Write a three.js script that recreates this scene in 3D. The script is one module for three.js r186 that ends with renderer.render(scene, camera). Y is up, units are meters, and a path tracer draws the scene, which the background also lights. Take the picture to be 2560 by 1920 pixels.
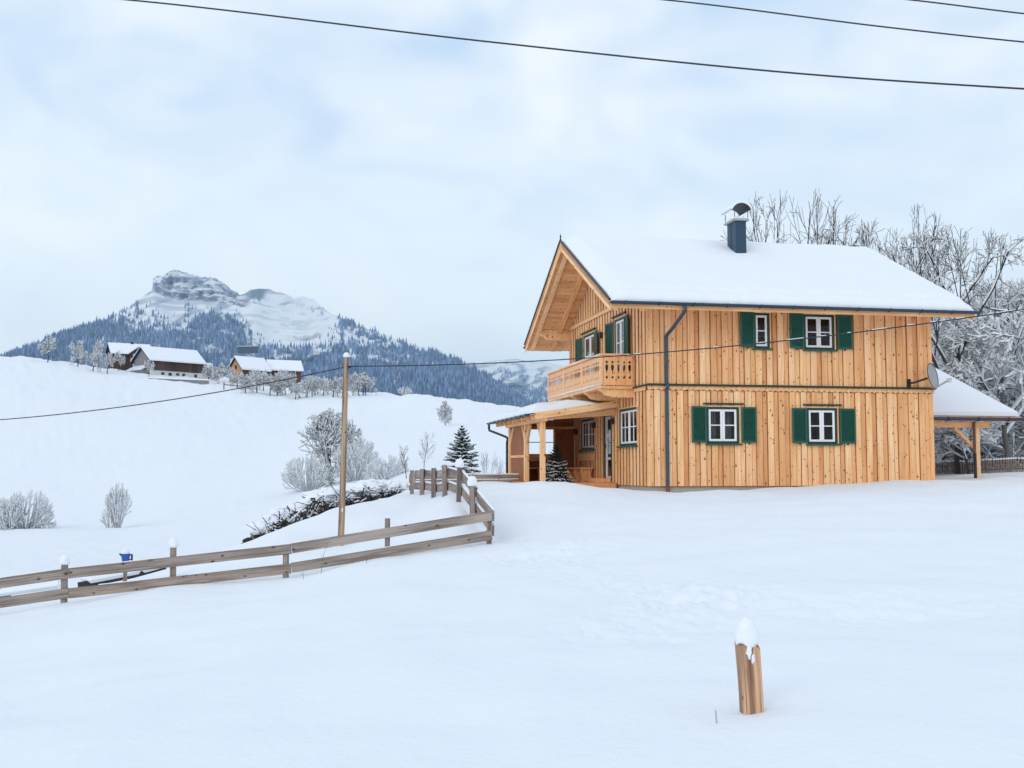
import * as THREE from 'three';
import { mergeGeometries } from 'three/addons/utils/BufferGeometryUtils.js';
import { SimplexNoise } from 'three/addons/math/SimplexNoise.js';

// ------------------------------------------------------------------ camera, sky, sun, exposure
const scene = new THREE.Scene();
const F = 2800, PITCH = THREE.MathUtils.degToRad(4.308);          // lens in pixels of a 2560 x 1920 frame
const camera = new THREE.PerspectiveCamera(2 * Math.atan(960 / F) * 180 / Math.PI, 1024 / 768, 0.1, 20000);
camera.position.set(0, 0, 0); camera.rotation.x = PITCH; scene.add(camera);
const renderer = new THREE.WebGLRenderer({ antialias: true });
renderer.toneMapping = THREE.LinearToneMapping;
renderer.toneMappingExposure = 1.01;
renderer.shadowMap.enabled = true;

function RNG(seed) {                                              // mulberry32
  let a = seed >>> 0;
  return () => { a = (a + 0x6D2B79F5) | 0; let t = Math.imul(a ^ (a >>> 15), 1 | a); t = (t + Math.imul(t ^ (t >>> 7), 61 | t)) ^ t; return ((t ^ (t >>> 14)) >>> 0) / 4294967296; };
}
const simplex = new SimplexNoise({ random: RNG(11) });
const n2 = (x, y) => simplex.noise(x, y), n3 = (x, y, z) => simplex.noise3d(x, y, z);
const fbm2 = (x, y, o = 4) => { let s = 0, a = .5, f = 1; for (let i = 0; i < o; i++) { s += a * n2(x * f + i * 17.3, y * f - i * 9.1); a *= .5; f *= 2.03; } return s; };
const fbm3 = (x, y, z, o = 4) => { let s = 0, a = .5, f = 1; for (let i = 0; i < o; i++) { s += a * n3(x * f + i * 7.3, y * f - i * 3.1, z * f); a *= .5; f *= 2.03; } return s; };
const clamp = (v, a = 0, b = 1) => Math.min(b, Math.max(a, v));
const sst = (a, b, v) => { const t = clamp((v - a) / (b - a)); return t * t * (3 - 2 * t); };
const lerp = (a, b, t) => a + (b - a) * t;

{ // overcast sky: thin bright cloud with bluer and greyer patches
  const W = 1024, H = 512, d = new Float32Array(W * H * 4);
  for (let j = 0; j < H; j++) for (let i = 0; i < W; i++) {
    const v = ((j + .5) / H - .5) * Math.PI, u = ((i + .5) / W - .5) * 2 * Math.PI;
    const x = Math.cos(v) * Math.cos(u), y = Math.sin(v), z = Math.cos(v) * Math.sin(u);
    const wx = x + .35 * fbm3(x * 2 + 5, y * 4, z * 2, 3), wz = z + .35 * fbm3(x * 2 - 8, y * 4, z * 2 + 3, 3);
    const c = fbm3(wx * 2.3 + 1.7, y * 5.2 + .4, wz * 2.3 + .6, 5);          // broad sheets
    const e = fbm3(wx * 6 + 4, y * 15, wz * 6 - 2, 4);                       // finer wisps
    let b = clamp(.6 + .9 * c + .26 * e);
    const hz = (1 - sst(.02, .42, y)) * .8;
    const lo = [.585, .765, 1.0], hi = [.95, 1.02, 1.08], mist = [1.1, 1.18, 1.22];
    const k = (j * W + i) * 4;
    for (let q = 0; q < 3; q++) d[k + q] = lerp(lerp(lo[q], hi[q], b), mist[q], hz);
    d[k + 3] = 1;
  }
  const t = new THREE.DataTexture(d, W, H, THREE.RGBAFormat, THREE.FloatType);
  t.mapping = THREE.EquirectangularReflectionMapping; t.magFilter = THREE.LinearFilter; t.minFilter = THREE.LinearFilter; t.needsUpdate = true;
  scene.background = t; scene.environment = t;
}
const sun = new THREE.DirectionalLight(new THREE.Color().setRGB(1, .92, .8), .8);
sun.position.set(-26, 34, 30); sun.target.position.set(4, 0, -28); scene.add(sun, sun.target);
sun.castShadow = true; sun.shadow.radius = 60;
Object.assign(sun.shadow.camera, { left: -60, right: 60, top: 60, bottom: -60, near: 1, far: 300 });
sun.shadow.mapSize.set(2048, 2048);
scene.fog = new THREE.FogExp2(new THREE.Color().setRGB(.50, .75, 1.0), 0.00008);

// ------------------------------------------------------------------ helpers
const cP = Math.cos(PITCH), sP = Math.sin(PITCH);
const yAt = (py, z) => { const v = -(py - 960) / F; return z * (v * cP + sP) / (cP - v * sP); };     // height seen at image row py and depth z
const at = (u, py, z) => { const v = -(py - 960) / F, k = z / (cP - v * sP); return new THREE.Vector3((u - 1280) / F * k, (v * cP + sP) * k, -z); };
const V = (x, y, z) => new THREE.Vector3(x, y, z);
const used = {};
const numbered = n => { const k = used[n] = (used[n] ?? -1) + 1; return k ? `${n}_${String(k).padStart(3, '0')}` : n; };
function tag(o, label, category, group) { o.userData = { label, category }; if (group) o.userData.group = group; return o; }
function thing(name, label, category, pos = V(0, 0, 0), turn = 0, group) {
  const g = new THREE.Group(); g.name = numbered(name); g.position.copy(pos); g.rotation.y = turn; scene.add(g); return tag(g, label, category, group);
}
const shadowed = m => { m.castShadow = m.receiveShadow = true; return m; };
function mesh(name, geo, mat, parent) {
  if (Array.isArray(geo)) geo = geo.length > 1 ? merge(geo) : geo[0];
  const m = shadowed(new THREE.Mesh(geo, mat)); m.name = name; parent.add(m); return m;
}
function merge(list) {
  const keep = list.some(g => !g.attributes.uv), col = list.every(g => g.attributes.color);
  const anyNon = list.some(g => !g.index);
  list = list.map(g => { if (anyNon && g.index) g = g.toNonIndexed(); for (const k of Object.keys(g.attributes)) if (!(k === 'position' || k === 'normal' || (k === 'uv' && !keep) || (k === 'color' && col))) g.deleteAttribute(k); return g; });
  return mergeGeometries(list, false);
}
const xf = (g, p = [0, 0, 0], r = [0, 0, 0], s = [1, 1, 1]) => g.applyMatrix4(new THREE.Matrix4().compose(V(...p), new THREE.Quaternion().setFromEuler(new THREE.Euler(...r)), V(...s)));
// box from two corners, uv in metres with the grain (v) along its longest side, edges chamfered when ch > 0
const R0 = RNG(5);
function bx(x0, x1, y0, y1, z0, z1, ch = 0, grain = -1) {
  const lo = [x0, y0, z0], hi = [x1, y1, z1], L = [x1 - x0, y1 - y0, z1 - z0];
  if (grain < 0) grain = L.indexOf(Math.max(...L));
  let g;
  if (ch > 0) {
    const c = Math.min(ch, Math.min(...L) * .45), P = [], pt = (i, j, k, a) => { // corner split in three, a = axis of its face
      const s = [i, j, k], r = [0, 1, 2].map(q => q === a ? (s[q] ? hi[q] : lo[q]) : (s[q] ? hi[q] - c : lo[q] + c)); return r; };
    const quad = (A, B, C, D) => P.push(A, B, C, A, C, D), tri = (A, B, C) => P.push(A, B, C), S = (s, fl, f) => fl ? f() : f();
    const at3 = (o, v) => { const r = [0, 0, 0]; o.forEach((q, i) => r[q] = v[i]); return r; };
    const fix = (pts) => { // orient outward from centre
      const ce = lo.map((v, i) => (v + hi[i]) / 2), [A, B, C] = pts, e1 = B.map((v, i) => v - A[i]), e2 = C.map((v, i) => v - A[i]);
      const nn = [e1[1] * e2[2] - e1[2] * e2[1], e1[2] * e2[0] - e1[0] * e2[2], e1[0] * e2[1] - e1[1] * e2[0]];
      return nn.reduce((s, v, i) => s + v * (A[i] - ce[i]), 0) < 0 ? [...pts].reverse() : pts; };
    for (let a = 0; a < 3; a++) for (const s of [0, 1]) { const [b, d] = [(a + 1) % 3, (a + 2) % 3], q = [[0, 0], [1, 0], [1, 1], [0, 1]].map(([m, n]) => pt(...at3([a, b, d], [s, m, n]), a)); quad(...fix(q)); }
    for (let a = 0; a < 3; a++) { const [b, d] = [(a + 1) % 3, (a + 2) % 3]; for (const m of [0, 1]) for (const n of [0, 1]) quad(...fix([pt(...at3([a, b, d], [0, m, n]), b), pt(...at3([a, b, d], [1, m, n]), b), pt(...at3([a, b, d], [1, m, n]), d), pt(...at3([a, b, d], [0, m, n]), d)])); }
    for (const i of [0, 1]) for (const j of [0, 1]) for (const k of [0, 1]) tri(...fix([pt(i, j, k, 0), pt(i, j, k, 1), pt(i, j, k, 2)]));
    g = new THREE.BufferGeometry(); g.setAttribute('position', new THREE.Float32BufferAttribute(P.flat(), 3)); g.computeVertexNormals();
  } else { g = new THREE.BoxGeometry(...L).toNonIndexed(); g.translate(...lo.map((v, i) => (v + hi[i]) / 2)); }
  const p = g.attributes.position, nn = g.attributes.normal, uv = new Float32Array(p.count * 2), ou = R0() * 7, ov = R0() * 7;
  for (let i = 0; i < p.count; i++) {
    const n = [Math.abs(nn.getX(i)), Math.abs(nn.getY(i)), Math.abs(nn.getZ(i))], f = n.indexOf(Math.max(...n)), q = [p.getX(i), p.getY(i), p.getZ(i)];
    const rest = [0, 1, 2].filter(a => a !== f), va = rest.includes(grain) ? grain : rest[1], ua = rest.find(a => a !== va);
    uv[i * 2] = q[ua] + ou + f * .37; uv[i * 2 + 1] = q[va] + ov;
  }
  g.setAttribute('uv', new THREE.BufferAttribute(uv, 2)); return g;
}
// a squared bar between two points
function bar(a, b, w, h, ch = 0) {
  const d = b.clone().sub(a), L = d.length(), g = bx(-w / 2, w / 2, 0, L, -h / 2, h / 2, ch, 1);
  d.normalize(); const side = Math.abs(d.y) > .95 ? V(1, 0, 0) : V(0, 1, 0).cross(d).normalize(), fwd = side.clone().cross(d);
  return g.applyMatrix4(new THREE.Matrix4().makeBasis(side, d, fwd).setPosition(a));
}
// tapered tubes along many segments [a, b, ra, rb] as one geometry
function tubes(segs, n = 4, uvs = false) {
  const P = [], N = [], U = [], I = []; let k = 0;
  const d = V(), s = V(), t = V(), o = V();
  for (const [a, b, ra, rb] of segs) {
    d.subVectors(b, a); const L = d.length() || 1e-6; d.divideScalar(L);
    s.set(0, 1, 0); if (Math.abs(d.y) > .9) s.set(1, 0, 0); s.cross(d).normalize(); t.crossVectors(d, s);
    for (let i = 0; i < n; i++) {
      const w = i / n * 2 * Math.PI; o.copy(s).multiplyScalar(Math.cos(w)).addScaledVector(t, Math.sin(w));
      P.push(a.x + o.x * ra, a.y + o.y * ra, a.z + o.z * ra, b.x + o.x * rb, b.y + o.y * rb, b.z + o.z * rb); N.push(o.x, o.y, o.z, o.x, o.y, o.z);
      U.push(i / n * .4, a.y, i / n * .4, a.y + L);
      const j = (i + 1) % n; I.push(k + 2 * i, k + 2 * j, k + 2 * i + 1, k + 2 * j, k + 2 * j + 1, k + 2 * i + 1);
    }
    k += 2 * n;
  }
  const g = new THREE.BufferGeometry(); g.setAttribute('position', new THREE.Float32BufferAttribute(P, 3)); g.setAttribute('normal', new THREE.Float32BufferAttribute(N, 3));
  if (uvs) g.setAttribute('uv', new THREE.Float32BufferAttribute(U, 2)); g.setIndex(I); return g;
}
function tubePath(pts, r, n = 8, seg = 24, closedEnds = false) { const c = new THREE.CatmullRomCurve3(pts, false, 'catmullrom', .3); return new THREE.TubeGeometry(c, seg, r, n); }
// rounded lump of snow
function lump(rx, ry, rz, seed = 1, amp = .12, flat = .45) {
  const g = new THREE.IcosahedronGeometry(1, 4), p = g.attributes.position;
  for (let i = 0; i < p.count; i++) { const x = p.getX(i), y = p.getY(i), z = p.getZ(i), k = 1 + amp * n3(x * 1.3 + seed * 3.1, y * 1.3, z * 1.3 + seed); p.setXYZ(i, x * rx * k, (y < 0 ? y * flat : y) * ry * k, z * rz * k); }
  g.computeVertexNormals(); return g;
}
// ------------------------------------------------------------------ textures and materials
function pv(seed) { const r = RNG(seed), T = new Float32Array(65536); for (let i = 0; i < 65536; i++) T[i] = r(); // periodic value noise
  return (x, y, px, py) => { const x0 = Math.floor(x), y0 = Math.floor(y), fx = x - x0, fy = y - y0, sx = fx * fx * (3 - 2 * fx), sy = fy * fy * (3 - 2 * fy), m = (a, b) => ((a % b) + b) % b, h = (i, j) => T[(m(i, px) * 251 + m(j, py) * 7919) & 65535];
    return lerp(lerp(h(x0, y0), h(x0 + 1, y0), sx), lerp(h(x0, y0 + 1), h(x0 + 1, y0 + 1), sx), sy); }; }
// wood: colour and bump maps covering wm x hm metres, grain along v
function woodMaps(seed, base, late, knotC, nk, wm = 1.2, hm = 2.4, contrast = 1, W = 1024, H = 1024) {
  const noise = pv(seed), r = RNG(seed + 1), knots = [];
  for (let i = 0; i < nk; i++) knots.push([r() * wm, r() * hm, .007 + r() * r() * .02, .7 + r() * .8]);
  const c = new Uint8Array(W * H * 4), b = new Uint8Array(W * H * 4);
  for (let j = 0; j < H; j++) for (let i = 0; i < W; i++) {
    let x = i / W * wm, y = j / H * hm, kd = 0, ring = 0, bend = 0;
    for (const [kx, ky, kr, el] of knots) {
      let dx = x - kx, dy = y - ky; if (dx > wm / 2) dx -= wm; if (dx < -wm / 2) dx += wm; if (dy > hm / 2) dy -= hm; if (dy < -hm / 2) dy += hm;
      if (Math.abs(dx) > .1 || Math.abs(dy) > .2) continue;
      const q = Math.hypot(dx, dy * .75 / el) / kr; kd = Math.max(kd, 1 - sst(.75, 1.15, q)); ring = Math.max(ring, (1 - sst(1, 2.6, q)) * .5);
      bend += dx * Math.exp(-(dx * dx) / (kr * kr * 9) - (dy * dy) / (kr * kr * 30)) * .6;
    }
    const xs = (x - bend) / wm;
    const wide = noise(xs * 12 + 3 * noise(xs * 5, y / hm * 2, 5, 2), y / hm * 3, 4096, 3);
    const g1 = noise(xs * 60, y / hm * 5, 60, 5), g2 = noise(xs * 190, y / hm * 9, 190, 9), g3 = noise(xs * 500, y / hm * 40, 500, 40);
    let t = clamp((.42 * wide + .3 * g1 + .28 * g2 - .42) * 2.4 * contrast + .3); t = clamp(t + ring * .6 + (g3 - .5) * .18);
    const k = (j * W + i) * 4;
    for (let q = 0; q < 3; q++) c[k + q] = clamp(lerp(lerp(base[q], late[q], t), knotC[q], kd), 0, 255);
    c[k + 3] = 255; const h = clamp(.7 - .5 * t - .3 * kd + (g3 - .5) * .2) * 255; b[k] = b[k + 1] = b[k + 2] = h; b[k + 3] = 255;
  }
  return [c, b].map((a, i) => { const t = new THREE.DataTexture(a, W, H); t.wrapS = t.wrapT = THREE.RepeatWrapping; t.magFilter = THREE.LinearFilter; t.minFilter = THREE.LinearMipmapLinearFilter; t.generateMipmaps = true; t.repeat.set(1 / wm, 1 / hm); if (!i) t.colorSpace = THREE.SRGBColorSpace; t.needsUpdate = true; return t; });
}
const std = (rgb, rough = .8, o = {}) => new THREE.MeshStandardMaterial({ color: new THREE.Color().setRGB(...rgb), roughness: rough, ...o });
const [larchC, larchB] = woodMaps(21, [254, 213, 166], [226, 165, 106], [98, 46, 22], 52, 1.2, 2.4, .65);
const [greyC, greyB] = woodMaps(31, [172, 158, 148], [118, 104, 96], [62, 50, 46], 16, 1.2, 2.4, 1.25);
const [poleC, poleB] = woodMaps(41, [186, 158, 132], [124, 98, 78], [58, 40, 30], 10, .6, 2.4, 1.3, 512, 1024);
const woodMat = (c, m = larchC, b = larchB, bs = .0016) => std(c, .72, { map: m, bumpMap: b, bumpScale: bs });
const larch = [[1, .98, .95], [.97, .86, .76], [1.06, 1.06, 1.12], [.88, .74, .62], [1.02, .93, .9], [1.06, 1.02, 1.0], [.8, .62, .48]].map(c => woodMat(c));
const larchPale = woodMat([1.06, 1.08, 1.1]), larchDark = woodMat([.45, .29, .19]), larchBalc = woodMat([1.02, .99, 1.08]);
const greyWood = [[1, 1, 1], [.85, .84, .84], [.95, .9, .86]].map(c => woodMat(c, greyC, greyB, .002));
const poleWood = woodMat([1, 1, 1], poleC, poleB, .003), stumpWood = woodMat([1.45, 1.3, 1.2], poleC, poleB, .006);
const M = {
  green: std([.008, .09, .058], .5), greenDark: std([.006, .036, .029], .5), white: std([.86, .86, .86], .4), metal: std([.035, .06, .095], .42, { metalness: .35 }), pipe: std([.035, .075, .11], .45, { metalness: .2 }),
  black: std([.015, .016, .018], .5), chimney: std([.025, .06, .1], .5, { metalness: .2 }), concrete: std([.42, .40, .36], .95), interior: std([.04, .03, .024], .95), curtain: std([.10, .11, .11], .9),
  rust: std([.22, .07, .04], .7), dish: std([.36, .35, .36], .5), lnb: std([.55, .55, .57], .5), cable: std([.02, .022, .028], .6), blue: std([.02, .09, .4], .45),
  bark: std([.055, .046, .042], .95), barkPale: std([.16, .14, .13], .95), twig: std([.27, .255, .275], .95), frost: std([.70, .74, .80], .95), fir: std([.014, .035, .026], .9), straw: std([.16, .13, .1], .9), logDark: std([.035, .028, .024], .95),
  glass: new THREE.MeshPhysicalMaterial({ color: 0xffffff, roughness: .02, transmission: 1, thickness: 0, ior: 1.24 }),
  farmWhite: std([.62, .61, .58], .9), farmGrey: std([.23, .23, .25], .9), farmBrown: std([.07, .04, .032], .9), farmOrange: std([.5, .27, .13], .85), farmRed: std([.13, .05, .035], .9), farmDark: std([.03, .024, .022], .9),
};
function snowMaps(seed, W = 512) { const n = pv(seed), b = new Uint8Array(W * W * 4); for (let j = 0; j < W; j++) for (let i = 0; i < W; i++) { const x = i / W, y = j / W; const h = .5 * n(x * 6, y * 6, 6, 6) + .28 * n(x * 23, y * 23, 23, 23) + .14 * n(x * 71, y * 71, 71, 71) + .08 * n(x * 190, y * 190, 190, 190); const k = (j * W + i) * 4; b[k] = b[k + 1] = b[k + 2] = h * 255; b[k + 3] = 255; }
  const t = new THREE.DataTexture(b, W, W); t.wrapS = t.wrapT = THREE.RepeatWrapping; t.magFilter = THREE.LinearFilter; t.minFilter = THREE.LinearMipmapLinearFilter; t.generateMipmaps = true; t.needsUpdate = true; return t; }
const snowBump = snowMaps(71);
M.snow = std([.83, .855, .90], .85);
M.ground = std([.815, .845, .89], .85, { bumpMap: snowBump, bumpScale: .022 });

// ------------------------------------------------------------------ ground: one sheet shaped by profiles along bearings
const P = yAt;
const farL = [[600, -30], [900, -60], [1700, -60]], farR = [[200, 28], [350, 55], [700, 75], [1700, 90]];
const COLS = [
  ['a', -180, [[.5, -1.62], [10, -1.9], [40, -3], [100, -5], [1700, -60]]], ['a', -100, [[.5, -1.62], [10, -2], [40, -3.4], [100, -6], [1700, -60]]],
  ['a', -60, [[.5, -1.62], [7, -1.95], [20, -2.8], [50, -3.8], [90, -4], [200, 8], [340, 30], [450, 20], ...farL]],
  [-600, [[.5, -1.62], [3, -1.67], [6.4, -1.8], [12, -2.1], [18.3, -2.4], [24, -2.65], [35, -3], [50, -3.4], [70, -3.7], [100, -3.2], [150, 0], [220, 14], [300, 29], [360, 36], [440, 26], ...farL]],
  [0, [[.5, -1.62], [3, -1.66], [6.4, -1.78], [12, -2.05], [18.3, -2.33], [24, -2.55], [35, -2.95], [50, -3.4], [70, -3.7], [100, -3.2], [150, 0], [220, P(985, 220)], [300, P(915, 300)], [345, P(892, 345)], [430, 24], ...farL]],
  [173, [[.5, -1.62], [3, -1.65], [6.4, -1.72], [12, -1.95], [18.3, P(1516, 18.3)], [24, -2.5], [35, -2.95], [50, -3.4], [70, -3.7], [100, -3.2], [150, 0], [220, P(1005, 220)], [300, P(930, 300)], [340, P(909, 340)], [430, 22], ...farL]],
  [300, [[.5, -1.62], [3, -1.64], [6.4, -1.68], [12, -1.85], [18.35, P(1495, 18.35)], [24, -2.4], [35, -3], [50, -3.45], [70, -3.7], [100, -3.1], [150, .3], [220, P(1022, 220)], [300, P(945, 300)], [336, P(926, 336)], [430, 20], ...farL]],
  [441, [[.5, -1.62], [3, -1.64], [6.4, -1.65], [12, -1.78], [18.4, P(1473, 18.4)], [24, -2.2], [35, -3.1], [60, -3.6], [90, -2.8], [150, .8], [220, P(1040, 220)], [300, P(962, 300)], [330, P(941, 330)], [380, P(936, 380)], [450, 15], ...farL]],
  [616, [[.5, -1.62], [3, -1.63], [6.4, -1.6], [12, -1.65], [18.7, P(1455, 18.7)], [22, -1.75], [24.2, P(1357, 24.2)], [28, -2.5], [35, -3.2], [60, -3.5], [90, -2.2], [150, 1.2], [220, P(1060, 220)], [320, P(965, 320)], [370, P(955, 370)], [450, 10], ...farL]],
  [745, [[.5, -1.62], [3, -1.63], [6.4, -1.57], [12, -1.58], [18.8, P(1436, 18.8)], [22, -1.55], [25, P(1310, 25)], [29, -2.1], [35, -3], [60, -3.1], [90, -1.4], [150, 2], [220, P(1065, 220)], [310, P(985, 310)], [350, P(972, 350)], [450, 8], ...farL]],
  [855, [[.5, -1.62], [3, -1.62], [6.4, -1.54], [12, -1.52], [18.8, P(1413, 18.8)], [22.5, P(1357, 22.5)], [26, P(1272, 26)], [30, -1.8], [36, -2.8], [60, -2.7], [80, -1.3], [90, P(1196, 90)], [150, 3], [220, P(1060, 220)], [300, P(992, 300)], [330, P(977, 330)], [430, 5], ...farL]],
  [960, [[.5, -1.62], [3, -1.62], [6.4, -1.52], [12, -1.48], [18.9, P(1393, 18.9)], [23, -1.18], [28, P(1243, 28)], [32, -1.5], [40, -2.6], [60, -2.4], [80, -.8], [150, 3.5], [220, P(1060, 220)], [300, P(988, 300)], [318, P(979, 318)], [420, 5], ...farL]],
  [1031, [[.5, -1.62], [3, -1.61], [6.4, -1.51], [12, -1.46], [18.9, P(1383, 18.9)], [24, -.92], [28.5, P(1229, 28.5)], [31, -.62], [35, -.9], [42, -2], [60, -2.1], [75, P(1193, 75)], [150, 4], [220, P(1055, 220)], [300, P(988, 300)], [400, 3], ...farL]],
  [1146, [[.5, -1.62], [3, -1.61], [6.4, -1.5], [12, -1.44], [19, P(1366, 19)], [22.5, P(1251, 22.5)], [27, -.5], [32, -.5], [37, -.62], [45, -1.5], [60, -1.5], [75, P(1190, 75)], [150, 4.5], [200, P(1062, 200)], [290, P(1003, 290)], [400, 0], ...farL]],
  [1223, [[.5, -1.62], [3, -1.6], [6.5, -1.49], [12, -1.42], [19, P(1357, 19)], [24, -.78], [28, -.52], [31, -.42], [36, -.5], [42, -1.1], [60, -1.3], [75, P(1188, 75)], [150, 4.5], [200, P(1070, 200)], [270, P(1015, 270)], [400, 0], ...farL]],
  [1365, [[.5, -1.62], [3, -1.6], [6.5, -1.46], [12, -1.38], [19, -1.13], [25, -.66], [29, P(1208, 29)], [31, -.5], [34, -.62], [40, -.7], [60, -1], [75, -.5], [150, 4.5], [200, P(1075, 200)], [260, P(1030, 260)], [400, -5], ...farL]],
  [1537, [[.5, -1.62], [3, -1.6], [6.5, -1.46], [12, -1.36], [19, -1.09], [25, -.74], [29.3, P(1223, 29.3)], [31, -.7], [40, -.7], [60, -.7], [100, 1], [200, 10], [400, -5], ...farL]],
  [1666, [[.5, -1.62], [3, -1.59], [6.8, -1.45], [12, -1.33], [19, -1.06], [25, -.78], [29.2, P(1232, 29.2)], [32, -.75], [40, -.7], [60, -.5], [100, 2], [200, 15], [400, 20], [700, 10], [1700, 0]]],
  [1850, [[.5, -1.62], [3, -1.58], [6.8, P(1778, 6.8)], [12, -1.3], [19, -1.0], [25, -.72], [29.1, P(1227, 29.1)], [32, -.7], [40, -.6], [60, -.3], [100, 3], [200, 22], [400, 40], [700, 50], [1700, 60]]],
  [2000, [[.5, -1.62], [3, -1.57], [6.8, -1.4], [12, -1.26], [19, -.95], [25, -.67], [29.1, P(1221, 29.1)], [35, -.6], [60, -.2], [100, 4], ...farR]],
  [2335, [[.5, -1.62], [3, -1.55], [6.5, -1.37], [12, -1.2], [19, -.85], [24, -.62], [28.4, P(1215, 28.4)], [31, P(1205, 31)], [38, -.38], [45, P(1192, 45)], [55, .4], [75, 3], [100, 8], ...farR]],
  [2560, [[.5, -1.62], [3, -1.54], [6.5, -1.33], [12, -1.15], [19, -.8], [24, -.55], [28, -.4], [32, -.3], [42, P(1181, 42)], [55, .6], [75, 3.5], [100, 8.5], ...farR]],
  [3100, [[.5, -1.62], [3, -1.53], [6.5, -1.3], [12, -1.1], [24, -.4], [42, .1], [75, 4], [100, 9], ...farR]],
  ['a', 60, [[.5, -1.62], [10, -1.3], [30, -.2], [60, 2], [200, 25], [700, 60], [1700, 60]]], ['a', 110, [[.5, -1.62], [10, -1.5], [30, -.8], [60, 1], [200, 12], [700, 20], [1700, 0]]], ['a', 180, [[.5, -1.62], [10, -1.9], [40, -3], [100, -5], [1700, -60]]],
].map(c => { const ang = c[0] === 'a', phi = ang ? c[1] * Math.PI / 180 : Math.atan((c[0] - 1280) / F), pts = c[ang ? 2 : 1], k = ang ? 1 : 1 / Math.cos(phi); return { phi, X: pts.map(p => Math.log(p[0] * k)), Y: pts.map(p => p[1]) }; });
function pchip(X, Y) {                                            // monotone cubic through points
  const n = X.length, h = [], s = [], m = new Array(n).fill(0);
  for (let i = 0; i < n - 1; i++) { h[i] = X[i + 1] - X[i]; s[i] = (Y[i + 1] - Y[i]) / h[i]; }
  for (let i = 1; i < n - 1; i++) if (s[i - 1] * s[i] > 0) { const a = 2 * h[i] + h[i - 1], b = h[i] + 2 * h[i - 1]; m[i] = (a + b) / (a / s[i - 1] + b / s[i]); }
  m[0] = s[0]; m[n - 1] = s[n - 2];
  return x => { if (x <= X[0]) return Y[0]; if (x >= X[n - 1]) return Y[n - 1]; let i = 0; while (x > X[i + 1]) i++; const t = (x - X[i]) / h[i], t2 = t * t, t3 = t2 * t; return (2 * t3 - 3 * t2 + 1) * Y[i] + (t3 - 2 * t2 + t) * h[i] * m[i] + (3 * t2 - 2 * t3) * Y[i + 1] + (t3 - t2) * h[i] * m[i + 1]; };
}
for (const c of COLS) c.f = pchip(c.X, c.Y);
const PH = COLS.map(c => c.phi);
const rowAt = lr => pchip(PH, COLS.map(c => c.f(lr)));
// trodden and drifted snow
const tracks = [[[.4, -16.5], [1.2, -13.5], [1.9, -11.6], [3.2, -10.4], [5.2, -10.6], [7.5, -11.5], [10, -12.8]], [[-.1, -19.2], [.5, -18.2], [1, -17], [.4, -16.5]], [[1, -9.8], [1.7, -11.2], [2.2, -12.2]]];
function segDist(x, z, T) { let b = 1e9; for (let i = 0; i < T.length - 1; i++) { const [ax, az] = T[i], [cx, cz] = T[i + 1], dx = cx - ax, dz = cz - az, t = clamp(((x - ax) * dx + (z - az) * dz) / (dx * dx + dz * dz)); b = Math.min(b, Math.hypot(x - ax - dx * t, z - az - dz * t)); } return b; }
function relief(x, z, r) {
  let y = fbm2(x * .22, z * .22, 3) * .12 * sst(2, 9, r) * (r < 60 ? 1 : 1 + (r - 60) * .01) + n2(x * .9, z * .45) * .012;
  if (r > 80) y += fbm2(x * .02, z * .02, 3) * .9 * sst(80, 200, r);
  if (r < 45) {
    for (const T of tracks) { const d = segDist(x, z, T); if (d < 1.2) { const k = 1 - sst(.2, 1.1, d); y += k * (.024 * n2(x * 2.6, z * 2.6) + .012 * n2(x * 6, z * 6) - .035); } }
    const w = x * .25 - z * 1.0 + .8 * n2(x * .12, z * .12);                     // long wind drifts, lying across the slope
    y += .05 * Math.pow(.5 + .5 * Math.sin(w * 1.15), 3) * sst(3, 8, r) * (.4 + .6 * sst(-.3, .4, n2(x * .08 + 9, z * .1)));
  }
  return y;
}
function groundY(x, z) { const r = Math.hypot(x, z), lr = Math.log(r), p = Math.atan2(x, -z); return rowAt(lr)(p) + relief(x, z, r); }
{
  const ph = []; for (let d = -180; d < -34; d += 3) ph.push(d); for (let d = -34; d < 34; d += .11) ph.push(d); for (let d = 34; d <= 180; d += 3) ph.push(d); if (ph[ph.length - 1] < 180) ph.push(180);
  const rs = []; for (let r = .6; r < 4.5; r *= 1.05) rs.push(r); for (let r = 4.5; r < 33; r *= 1.0072) rs.push(r); for (let r = 33; r < 110; r *= 1.018) rs.push(r); for (let r = 110; r < 1700; r *= 1.03) rs.push(r); rs.push(1700);
  const nx = ph.length, pos = [], uv = [], idx = [];
  for (const r of rs) { const f = rowAt(Math.log(r)); for (const d of ph) { const p = d * Math.PI / 180, x = Math.sin(p) * r, z = -Math.cos(p) * r; pos.push(x, f(p) + (Math.abs(d) === 180 ? 0 : relief(x, z, r)), z); uv.push(x / 2.7, z / 2.7); } }
  for (let j = 0; j < rs.length - 1; j++) for (let i = 0; i < nx - 1; i++) { const a = j * nx + i; idx.push(a, a + 1, a + nx, a + 1, a + nx + 1, a + nx); }
  const c0 = pos.length / 3; pos.push(0, -1.62, 0); uv.push(0, 0); for (let i = 0; i < nx - 1; i++) idx.push(c0, i + 1, i);
  const g = new THREE.BufferGeometry(); g.setAttribute('position', new THREE.Float32BufferAttribute(pos, 3)); g.setAttribute('uv', new THREE.Float32BufferAttribute(uv, 2)); g.setIndex(idx); g.computeVertexNormals();
  const m = shadowed(new THREE.Mesh(g, M.ground)); m.name = 'ground'; m.userData = { kind: 'structure' }; scene.add(m);
}
const onGround = (u, z, dy = 0) => { const x = (u - 1280) / F * z * 1.0; return V(x, groundY(x, -z) + dy, -z); };

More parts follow.
